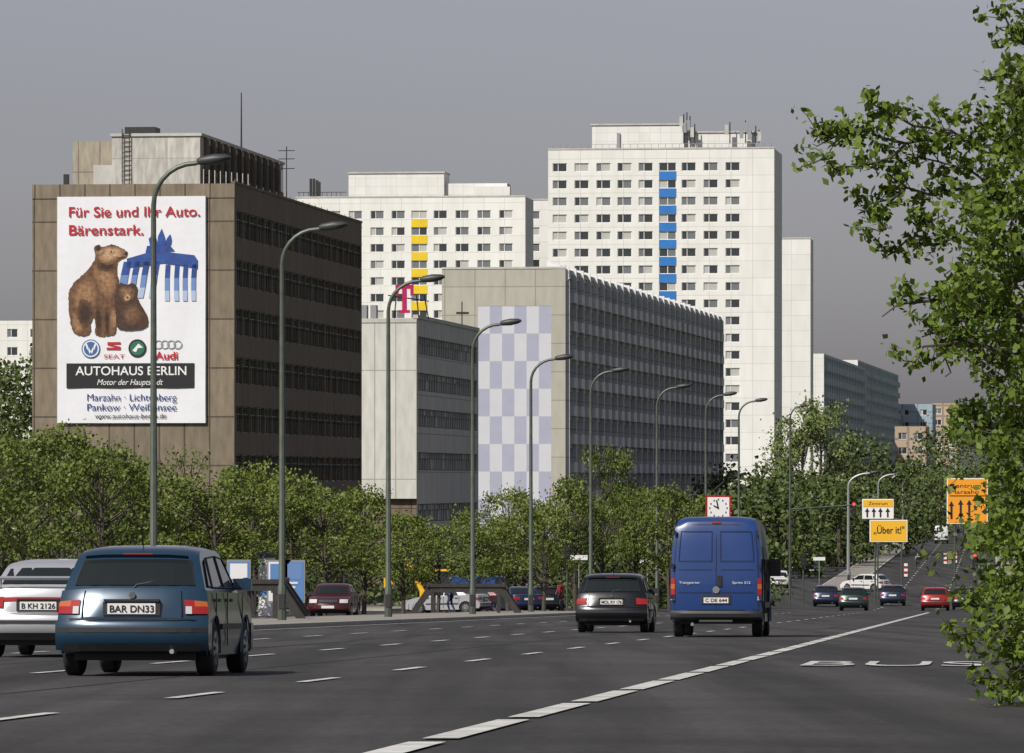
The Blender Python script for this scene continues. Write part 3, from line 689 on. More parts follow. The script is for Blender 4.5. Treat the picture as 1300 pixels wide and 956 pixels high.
for x,D,y in ((195,150,198),(358,177,283),(493,206,350),(600,238,406),(674,274,451),(750,305,467),(834,340,488),(896,372,498),(938,405,506)):
    lamp(x,D,y,arm=1.1,head=.9,r_=.105)
lamp(1003,470,513,.8,.5,.11)
for x,D,y in ((1077,480,598),(1115,640,600),(1131,720,599),(1146,800,599),(1158,900,600),(1196,1100,600)): lamp(x,D,y,arm=1.7,head=.9,r_=.15,pm=M_steel)
# ------------------------------------------------------------------ cars
SL=[-1,-.97,-.88,-.7,-.4,0,.4,.7,.88,.97,1]
def extr(mb,out,mp,m_,sl=SL):
    n=len(out); base=len(mb.v); k=mb.mi(m_)
    for s in sl:
        for (y,z) in out: mb.v.append(mp(s,y,z))
    for i in range(len(sl)-1):
        for j in range(n):
            a=base+i*n+j; b=base+i*n+(j+1)%n; mb.f.append((a,a+n,b+n,b)); mb.m.append(k)
    mb.f.append(tuple(base+j for j in range(n))); mb.m.append(k)
    mb.f.append(tuple(base+(len(sl)-1)*n+j for j in reversed(range(n)))); mb.m.append(k)
def arch(yc,zc,ra,zb,n=9):
    a0=math.asin(max(-1,(zb-zc)/ra)); return [(yc-ra*math.cos(a0+(math.pi-2*a0)*k/n),zc+ra*math.sin(a0+(math.pi-2*a0)*k/n)) for k in range(n+1)]
def patch(mb,mp,s0,s1,a,b,off,sg,m_,ns=6,nt_=3):
    dy,dz=b[0]-a[0],b[1]-a[1]; l=math.hypot(dy,dz); ny,nz=-dz/l*sg,dy/l*sg
    G=[]
    for i in range(ns+1):
        G.append([mp(s0+(s1-s0)*i/ns,a[0]+dy*t/nt_+ny*off,a[1]+dz*t/nt_+nz*off) for t in range(nt_+1)])
    for i in range(ns):
        for t in range(nt_): mb.poly([G[i][t],G[i+1][t],G[i+1][t+1],G[i][t+1]],m_)
def wheel(mb,x,y,r_,w,sgn):
    mb.tube([(x-w/2,y,r_),(x-w/2+.025,y,r_),(x+w/2-.025,y,r_),(x+w/2,y,r_)],[r_*.9,r_,r_,r_*.9],22,M_tyre)
    e=x+sgn*(w/2+.004); mb.tube([(e-sgn*.02,y,r_),(e,y,r_),(e+sgn*.012,y,r_)],[r_*.64,r_*.62,r_*.25],16,M_hub)
    for k in range(8):
        t=2*math.pi*k/8; c,s=math.cos(t),math.sin(t); ee=e+sgn*.013
        mb.poly([(ee,y+c*r_*.25-s*.012,r_+s*r_*.25+c*.012),(ee,y+c*r_*.55-s*.03,r_+s*r_*.55+c*.03),(ee,y+c*r_*.55+s*.03,r_+s*r_*.55-c*.03),(ee,y+c*r_*.25+s*.012,r_+s*r_*.25-c*.012)],M_dark)
M_seat=mat('seat_fabric',(.05,.052,.055),.9)
def car(name,X,D,kind,paint,yaw=0.,plate=None,low=False,W=.845,bump=None,sc=1.,narrow=False):
    sl_=-math.atan(.0204) if D<350 else 0
    rev=abs(abs(yaw)-math.pi)<.6
    root=empty(name,(X,D,gz(D)+.012),((-sl_ if rev else sl_),0,-math.atan(K)+yaw)); root.scale=(sc,sc,sc)
    bump=bump or paint; rw=.3
    if kind=='hatch':
        L=4.05;H=1.42;belt=.93;wy=(.74,3.22)
        rear=[(.12,.27),(.02,.34),(-.01,.50),(.01,.60),(.05,.64),(.08,.82),(.16,.95)]
        topf=[(.35,.955),(3.0,.92),(3.5,.85),(3.85,.74),(4.0,.62),(4.05,.42),(3.95,.26)]
        gr=[(.17,.93),(.30,1.10),(.47,1.29),(.60,1.36),(.85,1.395),(1.4,1.42),(2.0,1.405),(2.28,1.36),(2.42,1.30),(3.1,.90)]
        rg=((.205,.975),(.44,1.255)); fg=((2.98,.97),(2.46,1.275))
        side=[[(1.72,.96),(2.82,.96),(2.28,1.31),(1.72,1.335)],[(.80,.96),(1.64,.96),(1.64,1.335),(.98,1.31)],[(.42,.97),(.74,.97),(.88,1.29),(.70,1.26)]]
        lz=(.67,.83)
    else:
        L=4.4;H=1.4;belt=.94;wy=(.85,3.42)
        rear=[(.12,.27),(.02,.34),(-.01,.50),(.01,.60),(.04,.64),(.05,.86),(.10,.97),(.25,.995)]
        topf=[(.85,1.0),(3.3,.92),(3.8,.85),(4.2,.74),(4.36,.62),(4.4,.42),(4.3,.26)]
        gr=[(.70,.97),(1.0,1.15),(1.25,1.29),(1.42,1.345),(1.65,1.375),(2.1,1.40),(2.5,1.385),(2.72,1.34),(2.84,1.29),(3.5,.90)]
        rg=((.80,1.03),(1.22,1.26)); fg=((3.38,.97),(2.88,1.265))
        side=[[(2.1,.96),(3.2,.96),(2.70,1.30),(2.1,1.32)],[(1.22,.97),(2.02,.96),(2.02,1.32),(1.50,1.30)]]
        lz=(.70,.86)
    wl=lambda z: float(np.interp(z,[.2,.42,.72,.97],[.93,.995,1,.955]))
    def pl(s,y,z):
        f=max(0,min(1,1-y/.6))*.13*abs(s)**3.5; g_=max(0,min(1,(y-(L-1.0))/1.0))*.30*abs(s)**3
        return (s*W*wl(z),y+f-g_,z-.03*abs(s)**3*(1 if z>.8 else 0))
    def pg(s,y,z):
        t=max(0,(z-.9)/(H-.9)); y0=gr[0][0]
        f=max(0,min(1,1-(y-y0)/.9))*.10*abs(s)**3; g_=max(0,min(1,(y-2.0)/1.0))*.22*abs(s)**2.5
        return (s*W*(.945-.175*t),y+f-g_,z-.045*abs(s)**5*t)
    m=MB()
    bot=[(L-.45,.22)]+list(reversed(arch(wy[1],rw,.36,.22)))+list(reversed(arch(wy[0],rw,.36,.22)))+[(.3,.24)]
    out=rear+topf+bot
    extr(m,out,pl,paint); m.obj('body',root,ang=32)
    m=MB(); extr(m,gr,pg,paint); m.obj('cabin',root,ang=50)
    m=MB()
    patch(m,pg,-.86,.86,rg[0],rg[1],.012,1,M_glass); patch(m,pg,-.88,.88,fg[0],fg[1],.012,-1,M_glass)
    for a,b in ((-.875,-.86),(.86,.875)): patch(m,pg,a,b,rg[0],rg[1],.014,1,M_black,1,3)
    for sd in (-1,1):
        for q in side:
            P=[]
            for (y,z) in q:
                p_=pg(sd,y,z); P.append((p_[0]+sd*.008,p_[1],p_[2]+.0))
            m.poly(P,M_glass)
            for a,b in zip(P,P[1:]+P[:1]): m.tube([a,b],.011,4,M_black,caps=False)
    m.obj('windows',root,smooth=False)
    m=MB(); m.box(-.66,.66,.3,L-.3,.17,.62,M_black)
    for y in wy:
        for sd in (-1,1): wheel(m,sd*(W-.10),y,rw,.19,sd)
    m.obj('wheels',root)
    m=MB()
    rb=[(-.055,.36),(-.075,.44),(-.075,.54),(-.05,.585),(.32,.585),(.32,.30),(.02,.28)]
    mpb=lambda s,y,z:(s*W*1.012,y+max(0,1-(y+.07)/.45)*.13*abs(s)**3.5,z)
    extr(m,rb,mpb,bump)
    fb=[(L-.4,.28),(L-.4,.56),(L+.03,.56),(L+.06,.48),(L+.05,.34),(L-.05,.26)]
    mpf=lambda s,y,z:(s*W*1.01,y-max(0,(y-(L-.45))/.5)*.30*abs(s)**3,z)
    extr(m,fb,mpf,bump); m.obj('bumpers',root,ang=32,bevel=0)
    m=MB()
    patch(m,mpb,-.99,.99,(-.075,.475),(-.075,.525),.008,1,M_dark,10,1)
    patch(m,mpb,-.9,.9,(.0,.275),(-.052,.35),.006,1,M_dark,8,1)
    for sd in (-1,1):
        lo=.70 if kind=='hatch' else .60
        a,b=(lo,.995) if sd==1 else (-.995,-lo)
        ya=float(np.interp(lz[0],[r_[1] for r_ in rear],[r_[0] for r_ in rear])); yb_=float(np.interp(lz[1],[r_[1] for r_ in rear],[r_[0] for r_ in rear])); zm=(lz[0]+lz[1])/2; ym=(ya+yb_)/2
        patch(m,pl,a,b,(ya,lz[0]),(ym,zm),.016,1,M_red,6,1); 
        ia,ib=(lo,.83) if sd==1 else (-.83,-lo)
        patch(m,pl,ia,ib,(ym,zm),(yb_,lz[1]),.016,1,M_red,4,1)
        ia,ib=(.83,.995) if sd==1 else (-.995,-.83)
        patch(m,pl,ia,ib,(ym,zm),(yb_,lz[1]),.016,1,M_org if kind=='hatch' and not low else M_red,4,1)
        if kind=='hatch' and not low: 
            patch(m,pl,(lo+.01 if sd==1 else -lo-.09),(lo+.09 if sd==1 else -lo-.01),(ya,lz[0]),(ym,zm),.02,1,M_wl,2,1)
        x1=W*wl(zm)+.008
        m.poly([(sd*x1,.14,lz[0]+.01),(sd*x1,.28,lz[0]+.02),(sd*x1,.25,lz[1]-.01),(sd*x1,.19,lz[1]-.01)],M_red)
        a,b=(.55,.93) if sd==1 else (-.93,-.55)
        patch(m,pl,a,b,(L-.02,.58),(L-.14,.73),.03,-1,M_wl,4,1)
        m.box(sd*(W*.93) if sd>0 else -W*.93-.2, sd*(W*.93)+.2 if sd>0 else -W*.93, L-1.5,L-1.38,.93,1.06,M_dark if low else paint)
        m.box(min(sd*W,sd*(W+.018)),max(sd*W,sd*(W+.018)),wy[0]+.4,wy[1]-.4,.5,.56,M_dark)
        xs=sd*(W*.995+.006)
        for ysm in ((side[0][0][0]-.04),(side[0][1][0]+.1),(side[1][0][0]-.02 if len(side)>1 else 1)):
            m.box(min(xs,xs-sd*.01),max(xs,xs-sd*.01),ysm-.008,ysm+.008,.32,.90,M_black)
        for yh in (side[0][0][0]+.08,side[1][0][0]+.05): m.box(min(xs,xs+sd*.02),max(xs,xs+sd*.02),yh,yh+.16,.80,.835,M_dark)
        for y in wy:
            ar=arch(y,rw,.365,.24); 
            m.tube([(sd*W*.985,p_[0],p_[1]) for p_ in ar],.018,4,M_dark if bump is not paint else paint,caps=False)
    patch(m,pl,-.45,.45,(L-.02,.60),(L-.11,.71),.03,-1,M_dark,4,1)
    yp=float(np.interp(.74,[r_[1] for r_ in rear],[r_[0] for r_ in rear]))
    m.box(-.31,.31,yp-.03,yp+.01,.655,.80,M_dark)
    m.box(-.26,.26,yp-.04,yp-.028,.67,.785,M_plate)
    m.box(-.3,.3,yp-.05,yp+.01,.803,.83,M_black)
    m.box(-.26,.26,L+.06,L+.07,.38,.49,M_plate)
    m.tube([(.45,-.06,.27),(.45,.2,.27)],.026,8,M_steel)
    if kind=='hatch':
        patch(m,pg,-.8,.8,(.46,1.285),(.465,1.292),.014,1,M_black,6,1)
        m.tube([(0,.185,.95),(.03,.2,.985),(.36,.28,1.05)],.012,5,M_black)
        patch(m,pg,-.84,.84,(.44,1.30),(.40,1.335),.03,1,paint,6,1)
        m.tube([(0,.9,1.40),(0,.75,1.62)],.006,4,M_black)
        m.box(-.16,.16,.50,.53,1.30,1.325,M_red)
        m.tube([(0,.07,.87),(0,.095,.875)],.035,12,M_hub)
        for sd in (-1,1):
            P=[pl(sd*.66,float(np.interp(z,[r_[1] for r_ in rear],[r_[0] for r_ in rear]))-.006,z) for z in (.62,.70,.80,.93)]
            m.tube(P,.006,4,M_black,caps=False)
    else:
        sp=[(.08,1.09),(.06,1.12),(.26,1.145),(.30,1.12)]
        if not low:
            extr(m,sp,lambda s,y,z:(s*W*.84,y+.1*abs(s)**3,z),paint)
            for sd in (-.6,.6): m.box(sd-.04,sd+.04,.14,.26,.98,1.10,paint)
            patch(m,pl,-.6,.6,(.045,.80),(.05,.85),.012,1,M_red,6,1)
    patch(m,pl,-.84,.84,(-.0,.605),(.012,.615),.012,1,M_black,6,1)
    m.obj('trim',root,ang=30)
    if plate: text(plate,root,(-.24,yp-.047,.69),.48,.075,M_tblk,bold=.02,name='plate_number')
    return root
def carpaint(n,c,met=.3,coat=.7): return mat(n,c,.28,met,coat=coat,nscale=.8,namt=.06)
P_teal=carpaint('paint_teal_blue',(.011,.038,.07),.2,.5); P_blk=carpaint('paint_black',(.006,.007,.01),.2,.5); P_sil=carpaint('paint_silver',(.4,.41,.43),.3)
P_red=carpaint('paint_red',(.3,.012,.012)); P_mar=carpaint('paint_maroon',(.06,.008,.01)); P_wht=carpaint('paint_white',(.6,.6,.6),0); P_blue=carpaint('paint_blue',(.012,.04,.15),0.,.4); P_dbl=carpaint('paint_dark_blue',(.01,.02,.06)); P_grn=carpaint('paint_dark_green',(.01,.035,.03))
car('hatchback_car',bx(166,61),61,'hatch',P_teal,plate='BAR DN33',W=.82,bump=P_teal)
car('saloon_car',bx(48,80),80,'saloon',P_sil,plate='B KH 2126')
car('hatchback_car',bx(776,135),135,'hatch',P_blk,plate='MOL RV 176',W=.845,bump=P_blk,low=True)
car('saloon_car',bx(432,234),234,'saloon',P_mar,yaw=math.pi,low=True)
for x,D,k,pnt in ((1048,380,'hatch',P_dbl),(1083,342,'hatch',P_grn),(1133,385,'hatch',P_dbl),(1187,341,'hatch',P_red),(1226,352,'saloon',P_blk),(1045,700,'saloon',P_dbl),(1072,620,'hatch',P_mar),(1008,560,'saloon',P_blk)):
    car('hatchback_car' if k=='hatch' else 'saloon_car',bx(x,D),D,k,pnt,yaw=(math.pi if x in(1045,1072,1008) else 0),low=True)
car('hatchback_car',bx(1126,455),455,'hatch',P_wht,yaw=math.radians(62),low=True); car('hatchback_car',bx(990,474),474,'hatch',P_wht,yaw=math.pi,low=True)
car('saloon_car',bx(1033,540),540,'saloon',P_dbl,yaw=math.pi,low=True)
car('saloon_car',bx(618,292),292,'saloon',P_sil,yaw=math.radians(75),low=True); car('saloon_car',bx(672,300),300,'saloon',P_dbl,yaw=math.radians(20),low=True); car('hatchback_car',bx(697,305),305,'hatch',P_blk,yaw=math.radians(15),low=True); car('saloon_car',bx(655,310),310,'saloon',P_mar,yaw=math.radians(80),low=True)
def van(name,X,D,paint,yaw=0,plate=None,sc=1.):
    sl_=-math.atan(.0204) if D<350 else 0
    root=empty(name,(X,D,gz(D)+.012),(sl_,0,-math.atan(K)+yaw)); root.scale=(sc,)*3
    W=.965;L=5.6;rw=.34;wy=(1.0,4.55)
    rear=[(.02,.48),(.0,.6),(.0,1.3),(.03,1.9),(.07,2.3),(.13,2.44),(.28,2.52)]
    out=rear+[(1.0,2.56),(3.6,2.56),(4.0,2.48),(4.25,2.3),(4.85,1.4),(5.35,1.12),(5.55,.9),(5.6,.5),(5.5,.32)]+list(reversed(arch(wy[1],rw,.42,.32)))+list(reversed(arch(wy[0],rw,.42,.32)))+[(.2,.42)]
    wz=lambda z: float(np.interp(z,[.3,.6,1.2,1.7,2.2,2.4,2.56],[.97,1,1,.985,.93,.885,.82]))
    def mp(s,y,z):
        f=max(0,1-y/.5)*.07*abs(s)**5; g_=max(0,min(1,(y-4.2)/1.4))*.35*abs(s)**3
        return (s*W*wz(z),y+f-g_,z-.05*abs(s)**5*(1 if z>2.3 else 0))
    m=MB(); extr(m,out,mp,paint); m.obj('body',root,ang=30)
    m=MB(); m.box(-.78,.78,.3,5.2,.28,.8,M_black)
    for y in wy:
        for sd in (-1,1): wheel(m,sd*(W-.13),y,rw,.22,sd)
    m.obj('wheels',root)
    m=MB()
    ry=lambda z: float(np.interp(z,[r_[1] for r_ in rear],[r_[0] for r_ in rear]))
    def rp(s0,s1,z0,z1,off,mt,nt_=2): 
        zs=np.linspace(z0,z1,nt_+1)
        for a,b in zip(zs[:-1],zs[1:]): patch(m,mp,s0,s1,(ry(a),a),(ry(b),b),off,1,mt,4,1)
    rp(-.008,.008,.55,2.38,.01,M_black,6); rp(-.93,-.918,.58,2.36,.01,M_black,6); rp(.918,.93,.58,2.36,.01,M_black,6)
    rp(-.93,.93,2.37,2.385,.01,M_black,1); rp(-.93,.93,.565,.58,.01,M_black,1)
    for a,b in ((-.83,-.1),(.1,.83)):
        for (c,d_) in ((1.60,1.615),(2.225,2.24)): rp(a,b,c,d_,.02,P_dbl,1)
        for c in (a,b): rp(c-.007,c+.007,1.60,2.24,.02,P_dbl,4)
        rp(a,b,.938,.95,.014,P_dbl,1); rp(a,b,1.42,1.432,.014,P_dbl,1)
    for sd in (-1,1):
        a,b=(.905,.995) if sd==1 else (-.995,-.905)
        rp(a,b,.86,1.02,.02,M_red,1); rp(a,b,1.02,1.12,.02,M_org,1); rp(a,b,1.12,1.24,.02,M_red,1); rp(a,b,.78,.86,.02,M_wl,1)
        for z in (.8,1.45,2.15): m.box(*(sorted((sd*W*wz(z)*.93,sd*W*wz(z)*.99))),ry(z)-.03,ry(z)+.02,z,z+.1,P_dbl)
        x1=sd*(W+.012)
        m.box(min(x1,sd*W*.98),max(x1,sd*W*.98),1.5,4.1,.62,.74,M_dark)
        for ys in (.5,1.9,3.05,4.15): m.box(min(x1,sd*W*.97),max(x1,sd*W*.97)-(0 if sd<0 else .006),ys,ys+.015,.5,1.65,M_black)
        m.poly([(sd*(W*wz(1.35)+.01),3.25,1.35),(sd*(W*wz(1.35)+.01),4.3,1.35),(sd*(W*wz(1.9)+.01),4.1,1.95),(sd*(W*wz(1.9)+.01),3.25,1.98)],M_glass)
        m.box(min(sd*W,sd*(W+.24)),max(sd*W,sd*(W+.24)),4.2,4.32,1.3,1.68,M_dark)
        for y in wy: m.tube([(sd*W*.985,p_[0],p_[1]) for p_ in arch(y,rw,.425,.32)],.025,4,M_dark,caps=False)
    patch(m,mp,-.85,.85,(4.82,1.45),(4.3,2.23),.015,-1,M_glass)
    m.box(.03,.12,-.035,.02,1.08,1.3,M_black)
    m.box(-.09,.09,.08,.12,2.40,2.43,M_red)
    m.box(-.26,.26,-.03,-.018,.72,.835,M_plate); m.box(-.31,.31,-.02,.01,.70,.90,M_dark)
    extr(m,[(-.12,.42),(-.14,.5),(-.12,.555),(.3,.555),(.3,.38),(-.05,.37)],lambda s,y,z:(s*W*1.0,y+max(0,1-(y+.14)/.4)*.1*abs(s)**5,z),M_dark)
    m.tube([(-.35,-.1,.33),(.35,-.1,.33)],.04,6,M_black); m.tube([(-.5,0.2,.3),(-.5,-.08,.27)],.035,7,M_steel)
    m.tube([(0,-.02,1.0),(0,-.035,1.0)],.075,14,M_hub)
    m.obj('trim',root,ang=30)
    if plate:
        text(plate,root,(-.23,-.037,.745),.46,.072,M_tblk,bold=.02,name='plate_number'); 
        text('Transporter',root,(-.78,-.03,1.13),.44,.05,M_plate,bold=.0,name='lettering'); text('Sprint 312',root,(.34,-.03,1.13),.38,.05,M_plate,bold=.0,name='lettering')
    return root
van('panel_van',bx(909,120),120,P_blue,plate='C DE 644')
van('panel_van',bx(1195,800),800,P_wht); van('panel_van',bx(1098,680),680,P_dbl,sc=.85); van('panel_van',bx(638,318),318,P_blue,yaw=math.radians(70),sc=.8)
# ------------------------------------------------------------------ street furniture
M_rb=mat('rusty_dark_steel',(.03,.027,.025),.7,.1,4,.4)
def barrier(x0,x1,D):
    X0,X1=bx(x0,D),bx(x1,D); o=empty('railing_barrier',((X0+X1)/2,D,gz(D)+.14),(0,0,0)); w=(X1-X0)/2; m=MB()
    for y in (0,2.6,5.2):
        A=[(-w,0),(-w+.32,0),(-w+1.0,.92),(w-1.0,.92),(w-.32,0),(w,0),(w-.78,1.15),(-w+.78,1.15)]
        for yy in (y,y+.22): m.poly([(a,yy,b) for a,b in A],M_rb)
        for (a,b),(c,e) in zip(A,A[1:]+A[:1]): m.poly([(a,y,b),(c,y,e),(c,y+.22,e),(a,y+.22,b)],M_rb)
        m.box(-w+.95,-w+1.1,y+.005,y+.215,0,.95,M_rb); m.box(w-1.1,w-.95,y+.005,y+.215,0,.95,M_rb)
    for x in (-w+.75,w-.87): m.box(x,x+.12,-.1,5.5,1.152,1.27,M_rb)
    m.box(-w+.75,w-.75,-.06,.28,1.16,1.3,M_rb)
    m.obj('frame',o,smooth=False)
barrier(272,388,190); barrier(520,662,255)
def signpanel(name,x0,x1,y0,y1,D,front,posts,frame=M_white,fw=.06):
    X0,X1=bx(x0,D),bx(x1,D); z1,z0=hz(y0,D),hz(y1,D); o=empty(name,(X0,D,gz(D))); g0=gz(D); m=MB(); w=X1-X0
    m.box(0,w,0,.08,z0-g0,z1-g0,frame); m.box(fw,w-fw,-.012,-.001,z0-g0+fw,z1-g0-fw,front)
    for t in posts: m.tube([(w*t,.16,-.1),(w*t,.16,z1-g0)],.07,6,M_pole)
    m.obj('panel',o,smooth=False); return o,w,z0-g0,z1-g0
o,w,z0,z1=signpanel('yellow_billboard_sign',1104,1152,660,688,400,M_yel,(.15,.85)); text('„Über it!"',o,(.25,-.03,z0+.6),w-.5,.5,M_tblk,bold=.01)
o,w,z0,z1=signpanel('direction_sign',1202,1254,607,665,400,M_oran,(.2,.8))
m=MB()
for q in ((.25,.9),(.9,1.0),(1.5,1.0)): m.box(q[0],q[0]+.14,-.04,-.02,z0+.35,z0+.35+q[1],M_tblk); m.poly([(q[0]-.12,-.03,z0+.35+q[1]),(q[0]+.26,-.03,z0+.35+q[1]),(q[0]+.07,-.03,z0+.7+q[1])],M_tblk)
m.box(.2,w-.2,-.04,-.02,z0+1.95,z0+2.0,M_tblk); m.obj('arrows',o,smooth=False)
text('Zentrum',o,(.2,-.03,z0+2.55),w-.7,.28,M_tblk); text('Marzahn',o,(.2,-.03,z0+2.12),w-.9,.26,M_tblk)
o,w,z0,z1=signpanel('lane_arrow_sign',1094,1135,633,659,430,M_white,(.5,),frame=M_dark,fw=.03)
m=MB(); m.box(.1,w-.1,-.04,-.014,z1-.62,z1-.1,M_yel)
for q in (.35,.85,1.35,1.9): m.box(q,q+.12,-.04,-.02,z0+.15,z0+.6,M_tblk); m.poly([(q-.12,-.03,z0+.55),(q+.24,-.03,z0+.55),(q+.06,-.03,z0+.85)],M_tblk)
m.obj('arrows',o,smooth=False); text('Zentrum',o,(.5,-.05,z1-.48),w-1,.25,M_tblk)
D=330; o=empty('public_clock',(bx(912,D),D,gz(D))); cz=hz(645,D)-gz(D); m=MB(); a=.73
m.box(-a,a,0,.5,cz-a,cz+a,M_red); m.box(-a+.1,a-.1,-.012,-.001,cz-a+.1,cz+a-.1,M_twh); m.tube([(0,.25,-.1),(0,.25,cz-a)],.12,8,M_pole)
for k in range(12):
    t=k*math.pi/6; m.box(math.sin(t)*.5-.03,math.sin(t)*.5+.03,-.03,-.013,cz+math.cos(t)*.5-.05,cz+math.cos(t)*.5+.05,M_tblk)
m.poly([(-.04,-.04,cz-.05),(.04,-.04,cz-.05),(-.08,-.04,cz+.48),(-.15,-.04,cz+.46)],M_tblk); m.poly([(0,-.045,cz+.05),(0,-.045,cz-.05),(-.3,-.045,cz+.12),(-.3,-.045,cz+.18)],M_tblk)
m.poly([(-.35,.1,cz+a+.25),(.35,.1,cz+a+.85),(.35,.5,cz+a+.85),(-.35,.5,cz+a+.25)],M_steel); m.tube([(0,.3,cz+a),(0,.3,cz+a+.55)],.05,5,M_pole); m.obj('clock',o,smooth=False)
M_rl=emis(mat('signal_red_lit',(.5,.01,.01),.3),(1,.05,.03),2.5)
def tlight(x,D,ybot,lit=True,arm=0,H=3.4):
    X=bx(x,D); o=empty('traffic_light',(X,D,gz(D))); m=MB(); m.tube([(0,.2,-.1),(0,.2,H+.2)],.06,6,M_pole)
    ax=0
    if arm: m.tube([(0,.2,H-.3),(arm,.2,H)],.05,6,M_pole); ax=arm
    m.box(ax-.16,ax+.16,0,.2,H-.75,H+.2,M_black)
    for k,c in enumerate((M_rl if lit else M_dark,M_dark,M_dark)): m.tube([(ax,-.03,H+.05-k*.3),(ax,.02,H+.05-k*.3)],.1,10,c)
    m.obj('signal',o,smooth=False)
tlight(1020,385,0,False); tlight(1003,392,0,True,arm=4.4,H=6.9); tlight(720,312,0,False); tlight(1238,360,0,True); tlight(960,392,0,False,H=3.2)
M_pb=mat('poster_blue',(.1,.22,.45),.4)
def poster(x,D,c,c2):
    o=empty('poster_board',(bx(x,D),D,gz(D)+.1)); m=MB(); m.box(-.5,.5,0,.15,.5,2.3,M_steel); m.box(-.43,.43,-.012,-.001,.58,2.22,c); m.box(-.36,.36,-.02,-.013,1.5,2.14,c2); m.box(-.06,.06,.03,.12,0,.5,M_pole)
    for k in range(3): m.box(-.33,.2-.1*k,-.03,-.021,1.3-.18*k,1.38-.18*k,M_twh if c is M_pb else M_tblu)
    m.obj('board',o,smooth=False)
poster(303,236,M_pb,M_twh); poster(354,238,M_twh,M_pb); poster(372,238,M_pb,M_gate2)
o=empty('advertising_column',(bx(338,252),252,gz(252))); m=MB(); m.tube([(0,0,0),(0,0,2.6)],.35,16,M_twh); m.tube([(0,0,2.6),(0,0,2.75),(0,0,2.9)],[.42,.42,.1],16,M_pole); m.tube([(0,0,.9),(0,0,1.5)],.36,16,M_pb); m.obj('column',o)
for x,D in ((822,335),(1040,430),(735,300)):
    o=empty('street_sign',(bx(x,D),D,gz(D))); m=MB(); m.tube([(0,0,-.1),(0,0,3.1)],.035,6,M_steel); m.box(-.45,.45,-.05,-.03,2.8,3.05,M_twh); m.obj('sign',o,smooth=False)
for x,D in ((1200,600),(1206,604),(1213,608),(1150,520)):
    o=empty('striped_beacon',(bx(x,D),D,gz(D)+.02)); m=MB()
    for k in range(5): m.box(-.16,.16,0,.06,.1+k*.24,.34+k*.24,M_red if k%2 else M_twh)
    m.box(-.22,.22,-.2,.3,0,.1,M_dark); m.obj('panel',o,smooth=False)
D=300; o=empty('mini_excavator',(bx(552,D),D,gz(D))); m=MB(); Y=M_yel
m.box(-.9,.9,0,1.2,.1,.5,M_tyre); m.box(-.8,.9,.1,1.1,.55,1.2,Y); m.box(.0,.8,.2,1.0,1.2,2.2,GL_d); m.box(-.05,.85,.15,1.05,2.2,2.3,Y)
m.tube([(-.6,.6,1.0),(-1.4,.6,2.6),(-2.0,.6,3.1)],[.14,.13,.1],6,Y); m.tube([(-2.0,.6,3.1),(-2.5,.6,1.9)],[.1,.08],6,Y); m.poly([(-2.7,.3,1.3),(-2.2,.3,1.5),(-2.4,.3,1.95),(-2.7,.3,1.9)],Y); m.poly([(-2.7,.9,1.3),(-2.2,.9,1.5),(-2.4,.9,1.95),(-2.7,.9,1.9)],Y); m.poly([(-2.7,.3,1.3),(-2.2,.3,1.5),(-2.2,.9,1.5),(-2.7,.9,1.3)],Y)
m.obj('machine',o,smooth=False)
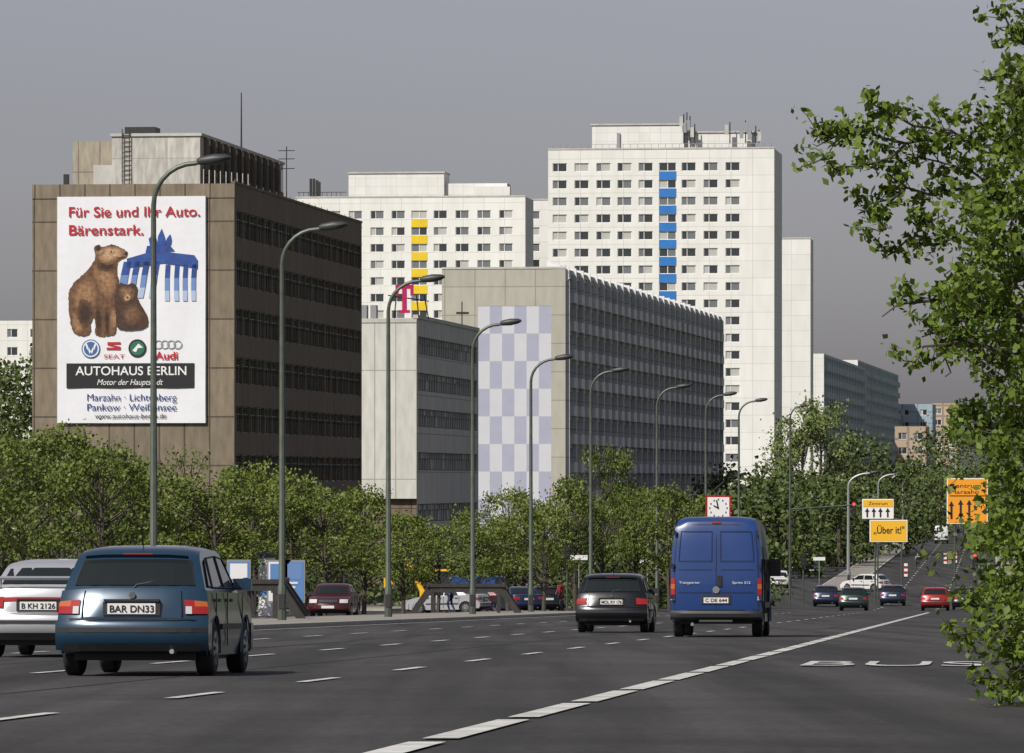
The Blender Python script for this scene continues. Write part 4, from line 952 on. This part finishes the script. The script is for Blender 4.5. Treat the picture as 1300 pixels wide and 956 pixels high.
# pedestrians
M_skin=mat('skin',(.45,.27,.19),.6)
def person(x,D,top,trou,yaw=0):
    o=empty('pedestrian',(bx(x,D),D,gz(D)+.02),(0,0,yaw))
    def skin(name,pts,edges,rad,m_,root=0):
        me=bpy.data.meshes.new(name); me.from_pydata(pts,edges,[]); ob=bpy.data.objects.new(name,me); scene.collection.objects.link(ob); ob.parent=o
        mo=ob.modifiers.new('skin','SKIN'); 
        for i,v in enumerate(me.skin_vertices[0].data): v.radius=(rad[i],rad[i]); v.use_root=(i==root)
        s=ob.modifiers.new('sub','SUBSURF'); s.levels=1; s.render_levels=1; me.materials.append(m_); return ob
    skin('legs',[(0,0,.92),(-.09,0,.88),(-.11,.12,.5),(-.1,.0,.07),(-.1,.14,.04),(.09,0,.88),(.1,-.02,.5),(.1,-.22,.1),(.1,-.1,.04)],[(0,1),(1,2),(2,3),(3,4),(0,5),(5,6),(6,7),(7,8)],[.13,.09,.065,.045,.04,.09,.065,.045,.04],trou)
    skin('torso',[(0,0,.95),(0,0,1.2),(0,0,1.4),(0,0,1.5),(-.19,0,1.4),(-.24,-.1,1.13),(-.24,.02,.88),(.19,0,1.4),(.24,.1,1.13),(.24,.2,.92)],[(0,1),(1,2),(2,3),(2,4),(4,5),(5,6),(2,7),(7,8),(8,9)],[.14,.13,.14,.06,.06,.045,.035,.06,.045,.035],top)
    skin('head',[(0,0,1.5),(0,0.02,1.62),(0,.02,1.7)],[(0,1),(1,2)],[.05,.09,.08],M_skin)
    skin('hair',[(0,-.03,1.66),(0,0,1.73)],[(0,1)],[.09,.08],M_bark)
person(572,285,mat('jacket_blue',(.08,.12,.22),.8),mat('jeans',(.03,.04,.08),.8),yaw=1.3); person(1165,560,mat('jacket_grey',(.2,.2,.2),.8),M_dark); person(712,296,mat('jacket_red',(.25,.03,.03),.8),M_dark,yaw=2)
# ------------------------------------------------------------------ light, sky, camera
w=bpy.data.worlds.new('World'); scene.world=w; w.use_nodes=True; nt=w.node_tree; bg=nt.nodes['Background']
sk=nt.nodes.new('ShaderNodeTexSky'); sk.sky_type='NISHITA'; sk.sun_disc=False; sk.sun_elevation=math.radians(46); sk.sun_rotation=math.radians(225); sk.air_density=1.0; sk.dust_density=1.6; sk.ozone_density=2
hs=nt.nodes.new('ShaderNodeHueSaturation'); hs.inputs['Saturation'].default_value=.4
mx=nt.nodes.new('ShaderNodeMixRGB'); mx.blend_type='MULTIPLY'; mx.inputs[0].default_value=1; mx.inputs[2].default_value=(.95,.9,.99,1)
nt.links.new(sk.outputs[0],hs.inputs['Color']); nt.links.new(hs.outputs[0],mx.inputs[1]); nt.links.new(mx.outputs[0],bg.inputs['Color']); bg.inputs['Strength'].default_value=.077
el,az=math.radians(44),math.radians(218)
sv=Vector((math.cos(el)*math.sin(az),math.cos(el)*math.cos(az),math.sin(el)))
sk.sun_elevation=el; sk.sun_rotation=az
l=bpy.data.lights.new('sun','SUN'); l.energy=4.9; l.angle=math.radians(.5); l.color=(1,.95,.87); lo=bpy.data.objects.new('sun',l); scene.collection.objects.link(lo); lo.rotation_euler=sv.to_track_quat('Z','Y').to_euler(); lo.location=(-50,-50,80)
cam=bpy.data.cameras.new('camera'); co=bpy.data.objects.new('camera',cam); scene.collection.objects.link(co); scene.camera=co
cam.sensor_width=36; cam.lens=200; cam.clip_start=1; cam.clip_end=20000; cam.shift_y=(610-478)/1300.; co.location=(0,0,C); co.rotation_euler=(math.pi/2,0,0)
scene.view_settings.view_transform='Standard'; scene.view_settings.look='None'; scene.view_settings.exposure=0
